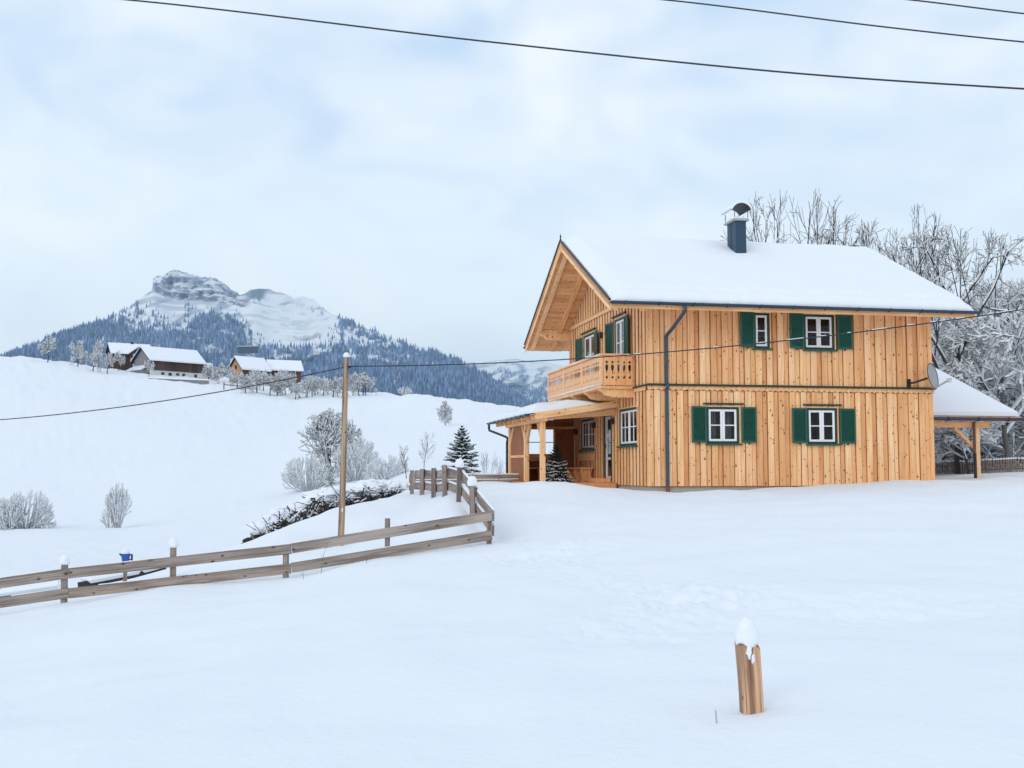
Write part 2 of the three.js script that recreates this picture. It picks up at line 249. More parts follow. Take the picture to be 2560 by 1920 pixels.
// ------------------------------------------------------------------ mountains
const poly = pts => { const f = pchip(pts.map(p => p[0]), pts.map(p => p[1])); return f; };
const lin = pts => u => { if (u <= pts[0][0]) return pts[0][1]; for (let i = 0; i < pts.length - 1; i++) if (u <= pts[i + 1][0]) return lerp(pts[i][1], pts[i + 1][1], (u - pts[i][0]) / (pts[i + 1][0] - pts[i][0])); return pts[pts.length - 1][1]; };
const SKY = lin([[-400, 930], [-60, 905], [19, 892], [79, 868], [133, 842.5], [177, 827], [221, 814], [272, 798], [316, 771], [348, 748], [376, 731], [380, 727], [382, 699], [390, 692], [399, 688], [409, 688], [415, 683], [424, 675.5], [449, 676], [484, 686], [506, 690], [535, 694], [560, 705], [571, 717], [585, 728], [601, 739], [613, 731], [626, 724], [648, 720], [671, 721], [705, 732], [734, 743], [762, 743], [789, 750], [807, 768], [829, 784], [850, 793], [870, 799], [898, 814], [963, 838], [1006, 854], [1057, 869], [1115, 889], [1187, 923], [1250, 963], [1316, 1010], [1400, 1065], [1500, 1110]]);
const CLIFF = lin([[370, 732], [384, 728], [408, 739], [437, 750], [494, 752], [538, 755], [580, 762], [617, 771], [640, 760]]);      // foot of the rock band
const TREE = lin([[-400, 880], [200, 800], [290, 806], [340, 822], [420, 830], [462, 828], [481, 800], [510, 786], [538, 781], [575, 793], [601, 812], [630, 832], [646, 847], [690, 866], [720, 868], [770, 868], [820, 868], [870, 862], [950, 868], [985, 864], [1040, 878], [1115, 892], [1187, 926], [1250, 965], [1500, 1100]]);
const BOWL = (u, py) => { const top = lerp(742, 800, clamp((u - 600) / 250)), bot = lin([[590, 770], [612, 800], [650, 838], [710, 862], [740, 862], [800, 835], [860, 802], [880, 800]])(u); return u > 600 && u < 868 ? sst(top - 10, top + 6, py) * (1 - sst(bot - 6, bot + 4, py)) : 0; };
function mountain(name, u0, u1, du, sky, rows, zOf, color, rough, cliffy) {
  const us = []; for (let u = u0; u <= u1; u += du) us.push(u);
  const pos = [], col = [], idx = [], n = us.length, grid = [];
  for (let j = 0; j <= rows; j++) for (let i = 0; i < n; i++) {
    const u = us[i], t = j / rows; let { py, z, back, e: te } = zOf(u, t);
    if (back) { const q = at(u, sky(u), z - back * 6); pos.push(q.x * 1, q.y - back * 3, -z); col.push(.7, .72, .75); grid.push(null); continue; }
    const q = at(u, py, z); const env = Math.sin(Math.PI * clamp((te ?? t) * .96)) ;
    const g = fbm3(q.x * .0021, q.y * .0012, q.z * .0021, 5), gy = Math.abs(n3(q.x * .0045 + 3, q.y * .0011, q.z * .0012)) - .4;
    const cl = cliffy ? cliffy(u, py) : 0;
    const ck = cl * (fbm3(q.x * .011, q.y * .009, q.z * .004, 5) * 120 + Math.abs(n3(q.x * .02, q.y * .005, 3)) * 60);
    const k = 1 + (env * (g * 160 + gy * 70) * rough + ck * (1 - .8 * sst(.86, .97, t))) / z * (1 - .35 * cl);
    const e = t > .97 ? n3(q.x * .02, 1, 2) * 5 + n3(q.x * .07, 4, 2) * 2.5 : 0;
    pos.push(q.x * k, q.y * (1 + (k - 1) * .15) + e * rough, q.z * k);
    grid.push([q.x * k, q.y * (1 + (k - 1) * .15) + e * rough, q.z * k]);
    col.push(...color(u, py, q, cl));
  }
  for (let j = 0; j < rows; j++) for (let i = 0; i < n - 1; i++) { const a = j * n + i; idx.push(a, a + 1, a + n, a + 1, a + n + 1, a + n); }
  const g = new THREE.BufferGeometry(); g.setAttribute('position', new THREE.Float32BufferAttribute(pos, 3)); g.setAttribute('color', new THREE.Float32BufferAttribute(col, 3)); g.setIndex(idx); g.computeVertexNormals();
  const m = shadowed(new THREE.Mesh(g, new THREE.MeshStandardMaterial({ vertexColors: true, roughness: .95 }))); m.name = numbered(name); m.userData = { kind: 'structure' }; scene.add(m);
  return { us, n, rows, grid, u0, du };
}
const SNOWC = [.80, .82, .85], ROCK = [.15, .17, .24], ROCK2 = [.33, .36, .45], WOODC = [.05, .095, .18];  // rock and woodland tones have some blue distance haze mixed in
const mix3 = (a, b, t) => [0, 1, 2].map(i => lerp(a[i], b[i], t));
const inCliff = (u, py) => u < 378 || u > 640 ? 0 : sst(SKY(u) - 4, SKY(u) + 3, py) * (1 - sst(CLIFF(u) - 5, CLIFF(u) + 3, py)) * sst(376, 384, u) * (1 - sst(600, 635, u));
// how wooded a place is, by its bearing and height on the slope
function wooded(u, py) {
  const line = TREE(u), n = n2(u * .03, py * .05) * 12 + n2(u * .09, py * .13) * 7;
  let d = sst(line - 5 + n * .6, line + 8 + n * .6, py);
  d *= 1 - .65 * sst(.28, .6, n2(u * .022 + 7, py * .03 + 2)) * (u < 1000 ? 1 : .5);
  const patch = sst(.12, .3, n2(u * .028 - (py * .02), py * .06 + 4)) * sst(line - 85, line - 15, py) * .8;
  if (u < 480 || u > 850) d = Math.max(d, patch);
  if (u > 395 && u < 460) d *= sst(780, 835, py + n);                                       // open chute below the rock
  const knob = sst(790, 797, py) * (1 - sst(812, 822, py)) * sst(842, 850, u) * (1 - sst(890, 900, u)); d = Math.max(d, knob * .8);
  if (u > 630 && u < 780) d *= sst(858, 872, py - n2(u * .05, 1) * 5);
  d *= 1 - .6 * sst(.1, .45, n2(u * .014 + py * .02 + 3, py * .05)) * sst(840, 900, u) * (1 - sst(900, 940, py));
  const glade = sst(.25, .5, n2(u * .018 + 31, py * .045 + 11)) * (1 - sst(890, 915, py)) * sst(845, 860, py) * sst(560, 640, u) * (1 - sst(960, 1050, u)); d *= 1 - .8 * glade;
  return d * (1 - BOWL(u, py));
}
const mainRows = 210;
const MT = mountain('mountain', -400, 1500, 3, SKY, mainRows, (u, t) => {
  const s = SKY(u), fade = 1 - sst(585, 645, u), m = sst(368, 377, u) * fade, mr = sst(290, 372, u) * fade, foot = Math.max(1075, s + 40);
  const cf = lerp(s + .12 * (foot - s), Math.max(s + 2, CLIFF(u)), mr), qb = .72;
  if (t >= .985) return { py: s, z: 4950 + (t - .985) * 80000, back: (t - .98) * 12000 };
  const q = t / .985, k = Math.min(1, q / qb), py = q < qb ? lerp(foot, cf, Math.pow(k, .92)) : lerp(cf, s, (q - qb) / (1 - qb)), K = clamp((foot - py) / (foot - s));
  const bowlBack = 700 * sst(590, 680, u) * (1 - sst(760, 850, u)), zTop = 4500 + bowlBack - 900 * sst(900, 1350, u) - 1200 * (1 - sst(0, 330, u));
  const zc = q > qb ? zTop + (q - qb) / (1 - qb) * (110 + 120 * sst(400, 560, u)) : lerp(2200, zTop, Math.pow(k, 1.15));
  return { py, z: lerp(lerp(2200, zTop, Math.pow(K, 1.25)), zc, m), e: lerp(K, k, m) };
}, (u, py, q, cl) => {
  const w = wooded(u, py), g = fbm3(q.x * .012, q.y * .016, q.z * .006, 4);
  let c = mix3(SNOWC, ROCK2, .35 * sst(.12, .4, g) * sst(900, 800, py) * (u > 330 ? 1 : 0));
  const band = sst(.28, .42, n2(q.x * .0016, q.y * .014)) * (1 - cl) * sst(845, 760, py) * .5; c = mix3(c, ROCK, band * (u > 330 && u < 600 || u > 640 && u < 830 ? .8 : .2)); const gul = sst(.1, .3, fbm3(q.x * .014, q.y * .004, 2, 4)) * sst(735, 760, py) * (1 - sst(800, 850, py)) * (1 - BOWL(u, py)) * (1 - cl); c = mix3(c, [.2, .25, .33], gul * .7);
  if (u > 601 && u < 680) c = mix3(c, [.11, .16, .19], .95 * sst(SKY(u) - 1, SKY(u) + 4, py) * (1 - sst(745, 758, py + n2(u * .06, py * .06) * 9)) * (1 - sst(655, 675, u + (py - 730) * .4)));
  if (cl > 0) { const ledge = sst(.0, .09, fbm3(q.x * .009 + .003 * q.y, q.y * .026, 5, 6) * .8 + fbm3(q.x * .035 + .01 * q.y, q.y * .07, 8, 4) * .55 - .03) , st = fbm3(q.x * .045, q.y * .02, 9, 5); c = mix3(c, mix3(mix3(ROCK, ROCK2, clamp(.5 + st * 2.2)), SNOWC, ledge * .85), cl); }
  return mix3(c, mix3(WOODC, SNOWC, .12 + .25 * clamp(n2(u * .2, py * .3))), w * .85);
}, 1, inCliff);
// the wood on the slopes: one far-off mass of conifers
function forest(name, G, count, seed, accept, label) {
  const r = RNG(seed), cone = new THREE.ConeGeometry(1, 1, 5, 1, true); cone.translate(0, .5, 0);
  const up = [], m4 = new THREE.Matrix4(), q = new THREE.Quaternion(), cols = [];
  for (let k = 0; k < count * 12 && up.length < count; k++) {
    const fi = r() * (G.n - 1.01), fj = r() * G.rows * .97, i = Math.floor(fi), j = Math.floor(fj), a = G.grid[j * G.n + i], b = G.grid[(j + 1) * G.n + i + 1]; if (!a || !b) continue;
    const tx = fi - i, p = [0, 1, 2].map(c => lerp(a[c], b[c], tx)); const d = -p[2] * cP + p[1] * sP, u = 1280 + F * p[0] / d, py = 960 - F * (p[1] * cP + p[2] * sP) / d;
    if (r() > accept(u, py)) continue;
    const h = 11 + r() * r() * 22, w = h * (.13 + r() * .07); up.push(m4.compose(V(p[0], p[1] - 1.5, p[2]), q, V(w, h, w)).clone());
    const f = .16 + .74 * Math.pow(r(), 1.7), dk = .8 + r() * .5; cols.push(new THREE.Color().setRGB(lerp(.014 * dk, .34, f), lerp(.036 * dk, .48, f), lerp(.09 * dk, .74, f)));  // blue of the distance haze is painted into the conifer colours
  }
  const im = new THREE.InstancedMesh(cone, std([1, 1, 1], .95), up.length); up.forEach((m, i) => { im.setMatrixAt(i, m); im.setColorAt(i, cols[i]); });
  shadowed(im); im.name = numbered(name); im.userData = { kind: 'stuff', label, category: 'forest' }; scene.add(im);
}
forest('forest', MT, 52000, 301, (u, py) => { const w = wooded(u, py); return u < -200 || u > 1340 || py > 1040 ? 0 : clamp(w * w + (.02 + .05 * sst(.1, .5, n2(u * .05, py * .08))) * (1 - BOWL(u, py)) * (1 - inCliff(u, py)) * sst(755, 800, py)); }, 'dark conifer forest covering the slopes of the rocky mountain');
{ // the range behind, seen left of the gable
  const S = lin([[900, 930], [1060, 905], [1140, 902], [1200, 908], [1225, 902], [1290, 896], [1330, 904], [1363, 905], [1409, 915], [1500, 940], [1700, 980]]);
  const wd = (u, py) => clamp(.62 * sst(-.25, .25, n2(u * .03 + (py * .03), py * .04)) * sst(S(u) + 12, S(u) + 40, py) + .5 * sst(S(u) + 50, S(u) + 95, py));
  const G = mountain('mountain', 880, 1720, 4, S, 110, (u, t) => t > .97 ? { py: S(u), z: 7300 + (t - .97) * 60000, back: (t - .96) * 12000 } : { py: lerp(Math.max(1060, S(u) + 60), S(u), t / .97), z: lerp(5200, 7200, t / .97) }, (u, py, q) => { const g = fbm3(q.x * .006, q.y * .008, q.z * .003, 4); return mix3(mix3(SNOWC, ROCK, .6 * sst(.0, .3, g)), WOODC, wd(u, py) * .7); }, 1.1);
  forest('forest', G, 9000, 302, (u, py) => { const w = wd(u, py); return u > 1460 ? 0 : w * w; }, 'thin forest on the hazy far range beside the gable');
}
{ // the range behind the trees on the right
  const S = lin([[2150, 830], [2350, 800], [2440, 788], [2475, 775], [2510, 777], [2560, 765], [2700, 740], [2950, 760]]);
  mountain('mountain', 2150, 2950, 6, S, 60, (u, t) => t > .96 ? { py: S(u), z: 3600 + (t - .96) * 30000, back: (t - .95) * 9000 } : { py: lerp(1010, S(u), t / .96), z: lerp(1700, 3500, t / .96) }, (u, py, q) => { const g = fbm3(q.x * .01, q.y * .012, q.z * .006, 4); return mix3(SNOWC, WOODC, .75 * sst(-.25, .2, g)); }, .8);
}
{ // long lodge on the slope
  const p = at(620, 872, 3050), t = thing('mountain_lodge', 'long low dark blue lodge among the conifers far up the mountainside', 'lodge', p, -.12);
  mesh('wall', bx(-28, 28, -12, 6, -5, 5), std([.03, .04, .07], .8), t); mesh('roof_snow', bx(-29.5, 29.5, 6.01, 7.6, -6.5, 6.5, .4), M.snow, t);
  mesh('window_band', bx(-26, 26, .5, 2.6, 5.02, 5.2), M.black, t);
}

// ------------------------------------------------------------------ the larch chalet (x along the long wall, z towards the viewer, y from the foot of the boards)
const HB = -.478, HTH = THREE.MathUtils.degToRad(11.012), HL = 8.315, HW = 8.69, SL = .4835;
const chalet = thing('chalet', 'new larch board chalet with green shutters, carved balcony and deep roof snow', 'house', V(3.683, HB, -30), HTH);
const RY = 7.44, RZ = -HW / 2, EZ = 1.102, XA = -1.386, XB = HL + .706;           // ridge height and line, eave overhang, verges
const roofTop = z => RY - Math.abs(z - RZ) * SL, RT = .17;                         // upper face of the roof deck; its thickness straight down
const hr = RNG(77);
function zx(g, x, y, z) {                                         // stands a profile drawn as (z, y) up and extrudes it along x
  g.applyMatrix4(new THREE.Matrix4().makeBasis(V(0, 0, 1), V(0, 1, 0), V(1, 0, 0)).setPosition(x, y, z));
  for (const k of ['position', 'normal', 'uv']) { const a = g.attributes[k].array, s = g.attributes[k].itemSize; for (let t = 0; t < a.length; t += 3 * s) for (let q = 0; q < s; q++) { const w = a[t + s + q]; a[t + s + q] = a[t + 2 * s + q]; a[t + 2 * s + q] = w; } }
  return g;
}
const boardCache = {};
function boardGeo(w, t, len) {
  const key = [w.toFixed(3), t.toFixed(3), len.toFixed(2)].join(); const L = boardCache[key] ??= [];
  if (L.length < 5) { L.push(bx(-w / 2, w / 2, 0, len, 0, t, .006, 1)); return L[L.length - 1]; } return L[Math.floor(hr() * 5)];
}
// a boarded wall in its own frame: x along, y up, z outward. openings: [x0, x1, y0, y1]
function wall(name, parent, place, outline, open, storeys, period = .325, ow = .172, single = true, gap = .016, relief = .012, dark = false) {
  const s = new THREE.Shape(outline.map(p => new THREE.Vector2(...p)));
  for (const [a, b, c, d] of open) { const h = new THREE.Path([[a, c], [b, c], [b, d], [a, d]].map(p => new THREE.Vector2(...p))); s.holes.push(h); }
  const g = new THREE.ExtrudeGeometry(s, { depth: .16, bevelEnabled: false }); g.translate(0, 0, -.16);
  const w = mesh(name, g, larchDark, parent); place(w);
  const list = [];
  for (const [xa, xb, y0, yTop] of storeys) {
    let i = 0; const n = Math.round((xb - xa) / period), pd = (xb - xa) / n;
    for (let k = 0; k < n * 2; k++) {
      const over = k % 2 === 0, c = xa + (Math.floor(k / 2) + (over ? .315 : .825)) * pd + (hr() - .5) * .006, bw = over ? Math.round((ow + (hr() - .5) * .02) * 200) / 200 : Math.round((pd - ow - gap * 2 * (.6 + hr() * .7)) * 200) / 200, t0 = over ? .02 : .001, t = over ? .02 + relief : .018;
      let top = typeof yTop === 'function' ? yTop(c) : yTop; if (top - y0 < .04) continue;
      let spans = [[y0, top]];
      for (const [a, b, cc, d] of open) if (c + bw / 2 > a + .03 && c - bw / 2 < b - .03) spans = spans.flatMap(([p, q]) => d <= p || cc >= q ? [[p, q]] : [[p, cc], [d, q]]).filter(([p, q]) => q - p > .03);
      for (const [p, q] of spans) list.push([c, p, t0 + (hr() * .004), bw, t, Math.round((q - p) * 100) / 100, over]);
    }
  }
  if (single) for (const [c, y, z, bw, t, len, over] of list) { const b = mesh('board', boardGeo(bw, t, len), larch[over ? [0, 2, 4, 5, 1, 2, 5, 3][Math.floor(hr() * 8)] : (dark ? [6, 6, 3, 6, 6, 3, 6, 6] : [1, 3, 0, 1, 4, 6, 3, 5])[Math.floor(hr() * 8)]], w); b.position.set(c, y, z); }  // dark: gable under-boards take deeper tints, painting in the shade of the recesses
  else { const m = mesh('cladding', list.map(([c, y, z, bw, t, len]) => bx(c - bw / 2, c + bw / 2, y, y + len, z, z + t)), larch[1], w); m.userData.kind = 'stuff'; }
  return w;
}
const pd2 = bw => Math.round(bw * 50) / 50;
// openings
const winF = [[3.0, 3.46, 3.76, 4.74], [4.47, 5.38, 3.76, 4.74], [1.6, 2.53, 1.15, 2.14], [4.51, 5.41, 1.15, 2.14]];
const winG = [[-2.68, -.95, 1.12, 2.18], [-7.12, -5.44, 1.08, 2.06]], doorG = [-4.4, -3.6, .12, 2.1];
const winU = [[-3.11, -1.98, 2.85, 4.86], [-6.76, -5.25, 2.85, 4.8]];
const frontPlace = w => {}, gablePlace = w => { w.rotation.y = -Math.PI / 2; };
const under = z => roofTop(z) - RT - .02;
wall('wall', chalet, frontPlace, [[0, -.02], [HL, -.02], [HL, under(0)], [0, under(0)]], winF, [[.1, HL - .1, 0, 2.575], [.1, HL - .1, 2.75, under(0) - .03]]);
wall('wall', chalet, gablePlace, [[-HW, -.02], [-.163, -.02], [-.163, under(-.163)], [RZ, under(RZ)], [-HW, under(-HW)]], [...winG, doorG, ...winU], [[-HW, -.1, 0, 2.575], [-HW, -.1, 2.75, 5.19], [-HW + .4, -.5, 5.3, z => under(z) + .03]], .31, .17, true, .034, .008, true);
wall('wall', chalet, w => { w.rotation.y = Math.PI; w.position.set(HL, 0, -HW); }, [[.163, -.02], [HL, -.02], [HL, under(0)], [.163, under(0)]], [], [[.2, HL - .1, 0, 5.0]], .325, .2, false);
wall('wall', chalet, w => { w.rotation.y = Math.PI / 2; w.position.set(HL, 0, 0); }, [[.163, -.02], [HW - .163, -.02], [HW - .163, under(-HW + .163)], [HW / 2, under(RZ)], [.163, under(-.163)]], [], [[.17, HW - .17, 0, 5.0]], .325, .2, false);
mesh('floor', [bx(.2, HL - .2, -.2, -.03, -HW + .2, -.2), bx(.2, HL - .2, 2.6, 2.72, -HW + .2, -.2)], M.interior, chalet);
mesh('plinth', bx(.02, HL - .05, -1.3, -.021, -HW + .03, -.04), M.concrete, chalet);
mesh('corner_board', bx(-.052, -.002, 0, 2.575, -.1, .05, .006), larch[0], chalet); mesh('corner_board', bx(-.002, .1, 0, 2.575, .002, .05, .006), larch[1], chalet);
mesh('corner_board', bx(-.052, -.002, 2.75, under(0) - .03, -.1, .05, .006), larch[1], chalet); mesh('corner_board', bx(-.002, .1, 2.75, under(0) - .03, .002, .05, .006), larch[0], chalet);
mesh('corner_board', bx(HL - .1, HL + .03, 0, 2.575, .002, .05, .006), larch[1], chalet); mesh('corner_board', bx(HL - .1, HL + .03, 2.75, under(0) - .03, .002, .05, .006), larch[1], chalet);
// belt: scalloped board with a dark green drip strip above it
function scallop(x0, x1, y0, y1, t, pitch = .16, dep = .035) {
  const s = new THREE.Shape(); s.moveTo(x0, y1); s.lineTo(x0, y0 + dep); const n = Math.max(1, Math.round((x1 - x0) / pitch)), p = (x1 - x0) / n;
  for (let i = 0; i < n; i++) { s.quadraticCurveTo(x0 + (i + .5) * p, y0 - dep, x0 + (i + 1) * p, y0 + dep); } s.lineTo(x1, y1);
  const g = new THREE.ExtrudeGeometry(s, { depth: t, bevelEnabled: false, curveSegments: 4 }); return g;
}
mesh('belt_board', xf(scallop(-.075, HL + .06, 2.575, 2.69, .03), [0, 0, .051]), larch[1], chalet);
mesh('drip_strip', [bx(-.12, HL + .1, 2.69, 2.738, .003, .13, .008), bx(-.12, -.053, 2.69, 2.738, -1.13, .003, .008)], M.greenDark, chalet);
mesh('belt_board', xf(scallop(-1.13, -.1, 2.575, 2.69, .03), [-.051, 0, 0], [0, -Math.PI / 2, 0]), larch[0], chalet);
mesh('belt_board', xf(scallop(-HW, -.02, 5.19, 5.29, .035), [-.055, 0, 0], [0, -Math.PI / 2, 0]), larchPale, chalet);
mesh('belt_cap', xf(bx(-HW - .02, .02, 5.29, 5.325, -.01, .1, .006), [0, 0, 0], [0, -Math.PI / 2, 0]), larch[1], chalet);

// windows: green frame, white sashes with cross bars, panes, sill and a drip bar above
function windowAt(place, [x0, x1, y0, y1], nSash, o = {}) {
  const g = new THREE.Group(), set = m => { place(m); return m; }, fr = .06, d0 = -.13, d1 = -.0;
  const f = set(mesh('window', [bx(x0, x0 + fr, y0, y1, d0, d1 + .045, .004), bx(x1 - fr, x1, y0, y1, d0, d1 + .045, .004), bx(x0 + fr, x1 - fr, y0, y0 + fr, d0, d1 + .044, .004), bx(x0 + fr, x1 - fr, y1 - fr, y1, d0, d1 + .044, .004)], M.greenDark, chalet));
  const X0 = x0 + fr, X1 = x1 - fr, Y0 = y0 + fr, Y1 = y1 - fr, sw = (X1 - X0) / nSash, st = .06;
  for (let i = 0; i < nSash; i++) {
    const a = X0 + i * sw + .003, b = X0 + (i + 1) * sw - .003, z0 = -.014, z1 = .024;
    const s = mesh('sash', [bx(a, a + st, Y0, Y1, z0, z1, .005), bx(b - st, b, Y0, Y1, z0, z1, .005), bx(a + st, b - st, Y0, Y0 + st, z0, z1 - .001, .005), bx(a + st, b - st, Y1 - st, Y1, z0, z1 - .001, .005)], M.white, f);
    const bars = o.bars ?? 1, H = Y1 - Y0 - 2 * st;
    for (let k = 1; k <= bars; k++) { const y = Y0 + st + H * (o.barAt ? o.barAt[k - 1] : k / (bars + 1)); mesh('glazing_bar', bx(a + st, b - st, y - .014, y + .014, z0 + .008, z1 - .004), M.white, f); }
    if (o.cross) mesh('glazing_bar', bx((a + b) / 2 - .013, (a + b) / 2 + .013, Y0 + st, Y1 - st, z0 + .01, z1 - .006), M.white, f);
    const P0 = [Y0 + st, ...Array.from({ length: bars }, (_, k) => Y0 + st + H * (o.barAt ? o.barAt[k] : (k + 1) / (bars + 1))), Y1 - st];
    for (let k = 0; k <= bars; k++) mesh('pane', bx(a + st, b - st, P0[k] + (k ? .014 : 0), P0[k + 1] - (k < bars ? .014 : 0), -.002, .002), M.glass, f);
    if (o.curtain) { const gg = new THREE.PlaneGeometry(sw * .8, Y1 - Y0, 40, 1), p = gg.attributes.position; for (let q = 0; q < p.count; q++) p.setZ(q, .02 * Math.sin(p.getX(q) * 70 + i)); gg.computeVertexNormals(); mesh('curtain', gg.translate(a + (i ? sw * .5 : sw * .42), (Y0 + Y1) / 2, -.28), M.curtain, f); }
  }
  if (o.sill) mesh('sill', bx(x0 - .05, x1 + .06, y0 - .048, y0 - .002, .02, .13, .006), M.green, f);
  if (o.drip) mesh('drip_bar', bx(x0 - .1, x1 + .12, y1 + .06, y1 + .105, .048, .12, .006), M.greenDark, f);
  if (o.lining) mesh('lining', [bx(x0 - .035, x0 - .002, y0, y1 + .04, .0, .06, .004), bx(x1 + .002, x1 + .035, y0, y1 + .04, .0, .06, .004), bx(x0 - .002, x1 + .002, y1 + .002, y1 + .04, .0, .06, .004)], larch[0], f);
  return f;
}
for (const [i, w] of winF.entries()) windowAt(frontPlace, w, i ? 2 : 1, { sill: true, drip: true, curtain: i === 2, lining: true });
for (const w of winG) windowAt(gablePlace, w, 2, { sill: true, lining: true, cross: true });
for (const w of winU) windowAt(gablePlace, w, 2, { bars: 2, lining: true, drip: true });
{ // glazed door
  const [x0, x1, y0, y1] = doorG, f = mesh('door', [bx(x0, x0 + .05, y0, y1, -.13, .03, .004), bx(x1 - .05, x1, y0, y1, -.13, .03, .004), bx(x0 + .05, x1 - .05, y1 - .05, y1, -.13, .029, .004)], M.greenDark, chalet); gablePlace(f);
  mesh('leaf', [bx(x0 + .055, x0 + .14, y0, y1 - .055, -.06, -.005, .005), bx(x1 - .14, x1 - .055, y0, y1 - .055, -.06, -.005, .005), ...[[0, .12], [.62, .69], [1.32, 1.39], [1.84, 1.925]].map(([a, b]) => bx(x0 + .14, x1 - .14, y0 + a, y0 + b, -.06, -.006, .005))], M.white, f);
  for (const [a, b] of [[.12, .62], [.69, 1.32], [1.39, 1.84]]) mesh('pane', bx(x0 + .14, x1 - .14, y0 + a, y0 + b, -.036, -.032), M.glass, f);
  mesh('handle', [bx(x0 + .08, x0 + .11, y0 + .95, y0 + 1.1, -.005, .012), bx(x0 + .09, x0 + .2, y0 + 1.04, y0 + 1.06, .012, .045)], M.black, f);
}
// louvred shutters, hung a little off the wall
function shutterGeos(w, h) {
  const st = .05, L = []; for (let y = st + .02; y < h - st - .03; y += .034) L.push(xf(bx(st - .004, w - st + .004, -.016, .016, -.004, .004), [0, y + .014, .014], [.7, 0, 0]));
  return { frame: [bx(0, st, 0, h, 0, .032, .004), bx(w - st, w, 0, h, 0, .032, .004), bx(st, w - st, 0, st, 0, .031, .004), bx(st, w - st, h - st, h, 0, .031, .004), bx(st, w - st, st, h - st, -.002, .006)], slats: L };
}
function shutter(place, x, y0, w, h, ang = 0, pivotRight = false, z = .062) {
  const { frame, slats } = shutterGeos(w, h), dx = pivotRight ? -w : 0;
  const m = mesh('shutter', frame, M.green, chalet); const s = mesh('louvre', slats, M.green, m); s.userData.kind = 'stuff';
  mesh('fitting', [bx(w / 2 - .03, w / 2 + .03, -.04, -.004, .0, .02), bx(w * .2, w * .2 + .03, h * .48, h * .48 + .03, .032, .05)], M.black, m);
  for (const g of [m.geometry, s.geometry, m.children[1].geometry]) g.translate(dx, 0, 0);
  m.rotation.y = ang; m.position.set(x, y0, z);
  const pv = new THREE.Object3D(); place(pv); pv.updateMatrix(); m.updateMatrix(); const mm = pv.matrix.clone().multiply(m.matrix); mm.decompose(m.position, m.quaternion, m.scale);
  return m;
}
for (const [x0, x1, y0, y1, right] of [[2.57, 3.0, 3.78, 4.75, 1], [4.01, 4.45, 3.78, 4.75, 1], [5.45, 5.89, 3.78, 4.74, 0], [1.14, 1.58, 1.17, 2.15, 1], [2.59, 3.01, 1.17, 2.14, 0], [4.03, 4.49, 1.17, 2.13, 1], [5.47, 5.93, 1.16, 2.13, 0]])
  shutter(frontPlace, right ? x1 : x0, y0, x1 - x0, y1 - y0, right ? .12 : -.05, !!right, .066);
shutter(gablePlace, -3.16, 2.85, .56, 1.97, .12, true); shutter(gablePlace, -1.95, 2.85, .56, 1.97, -.12, false, .08);
shutter(gablePlace, -6.8, 2.85, .6, 1.92, .12, true); shutter(gablePlace, -5.2, 2.85, .6, 1.92, -.14, false, .08);
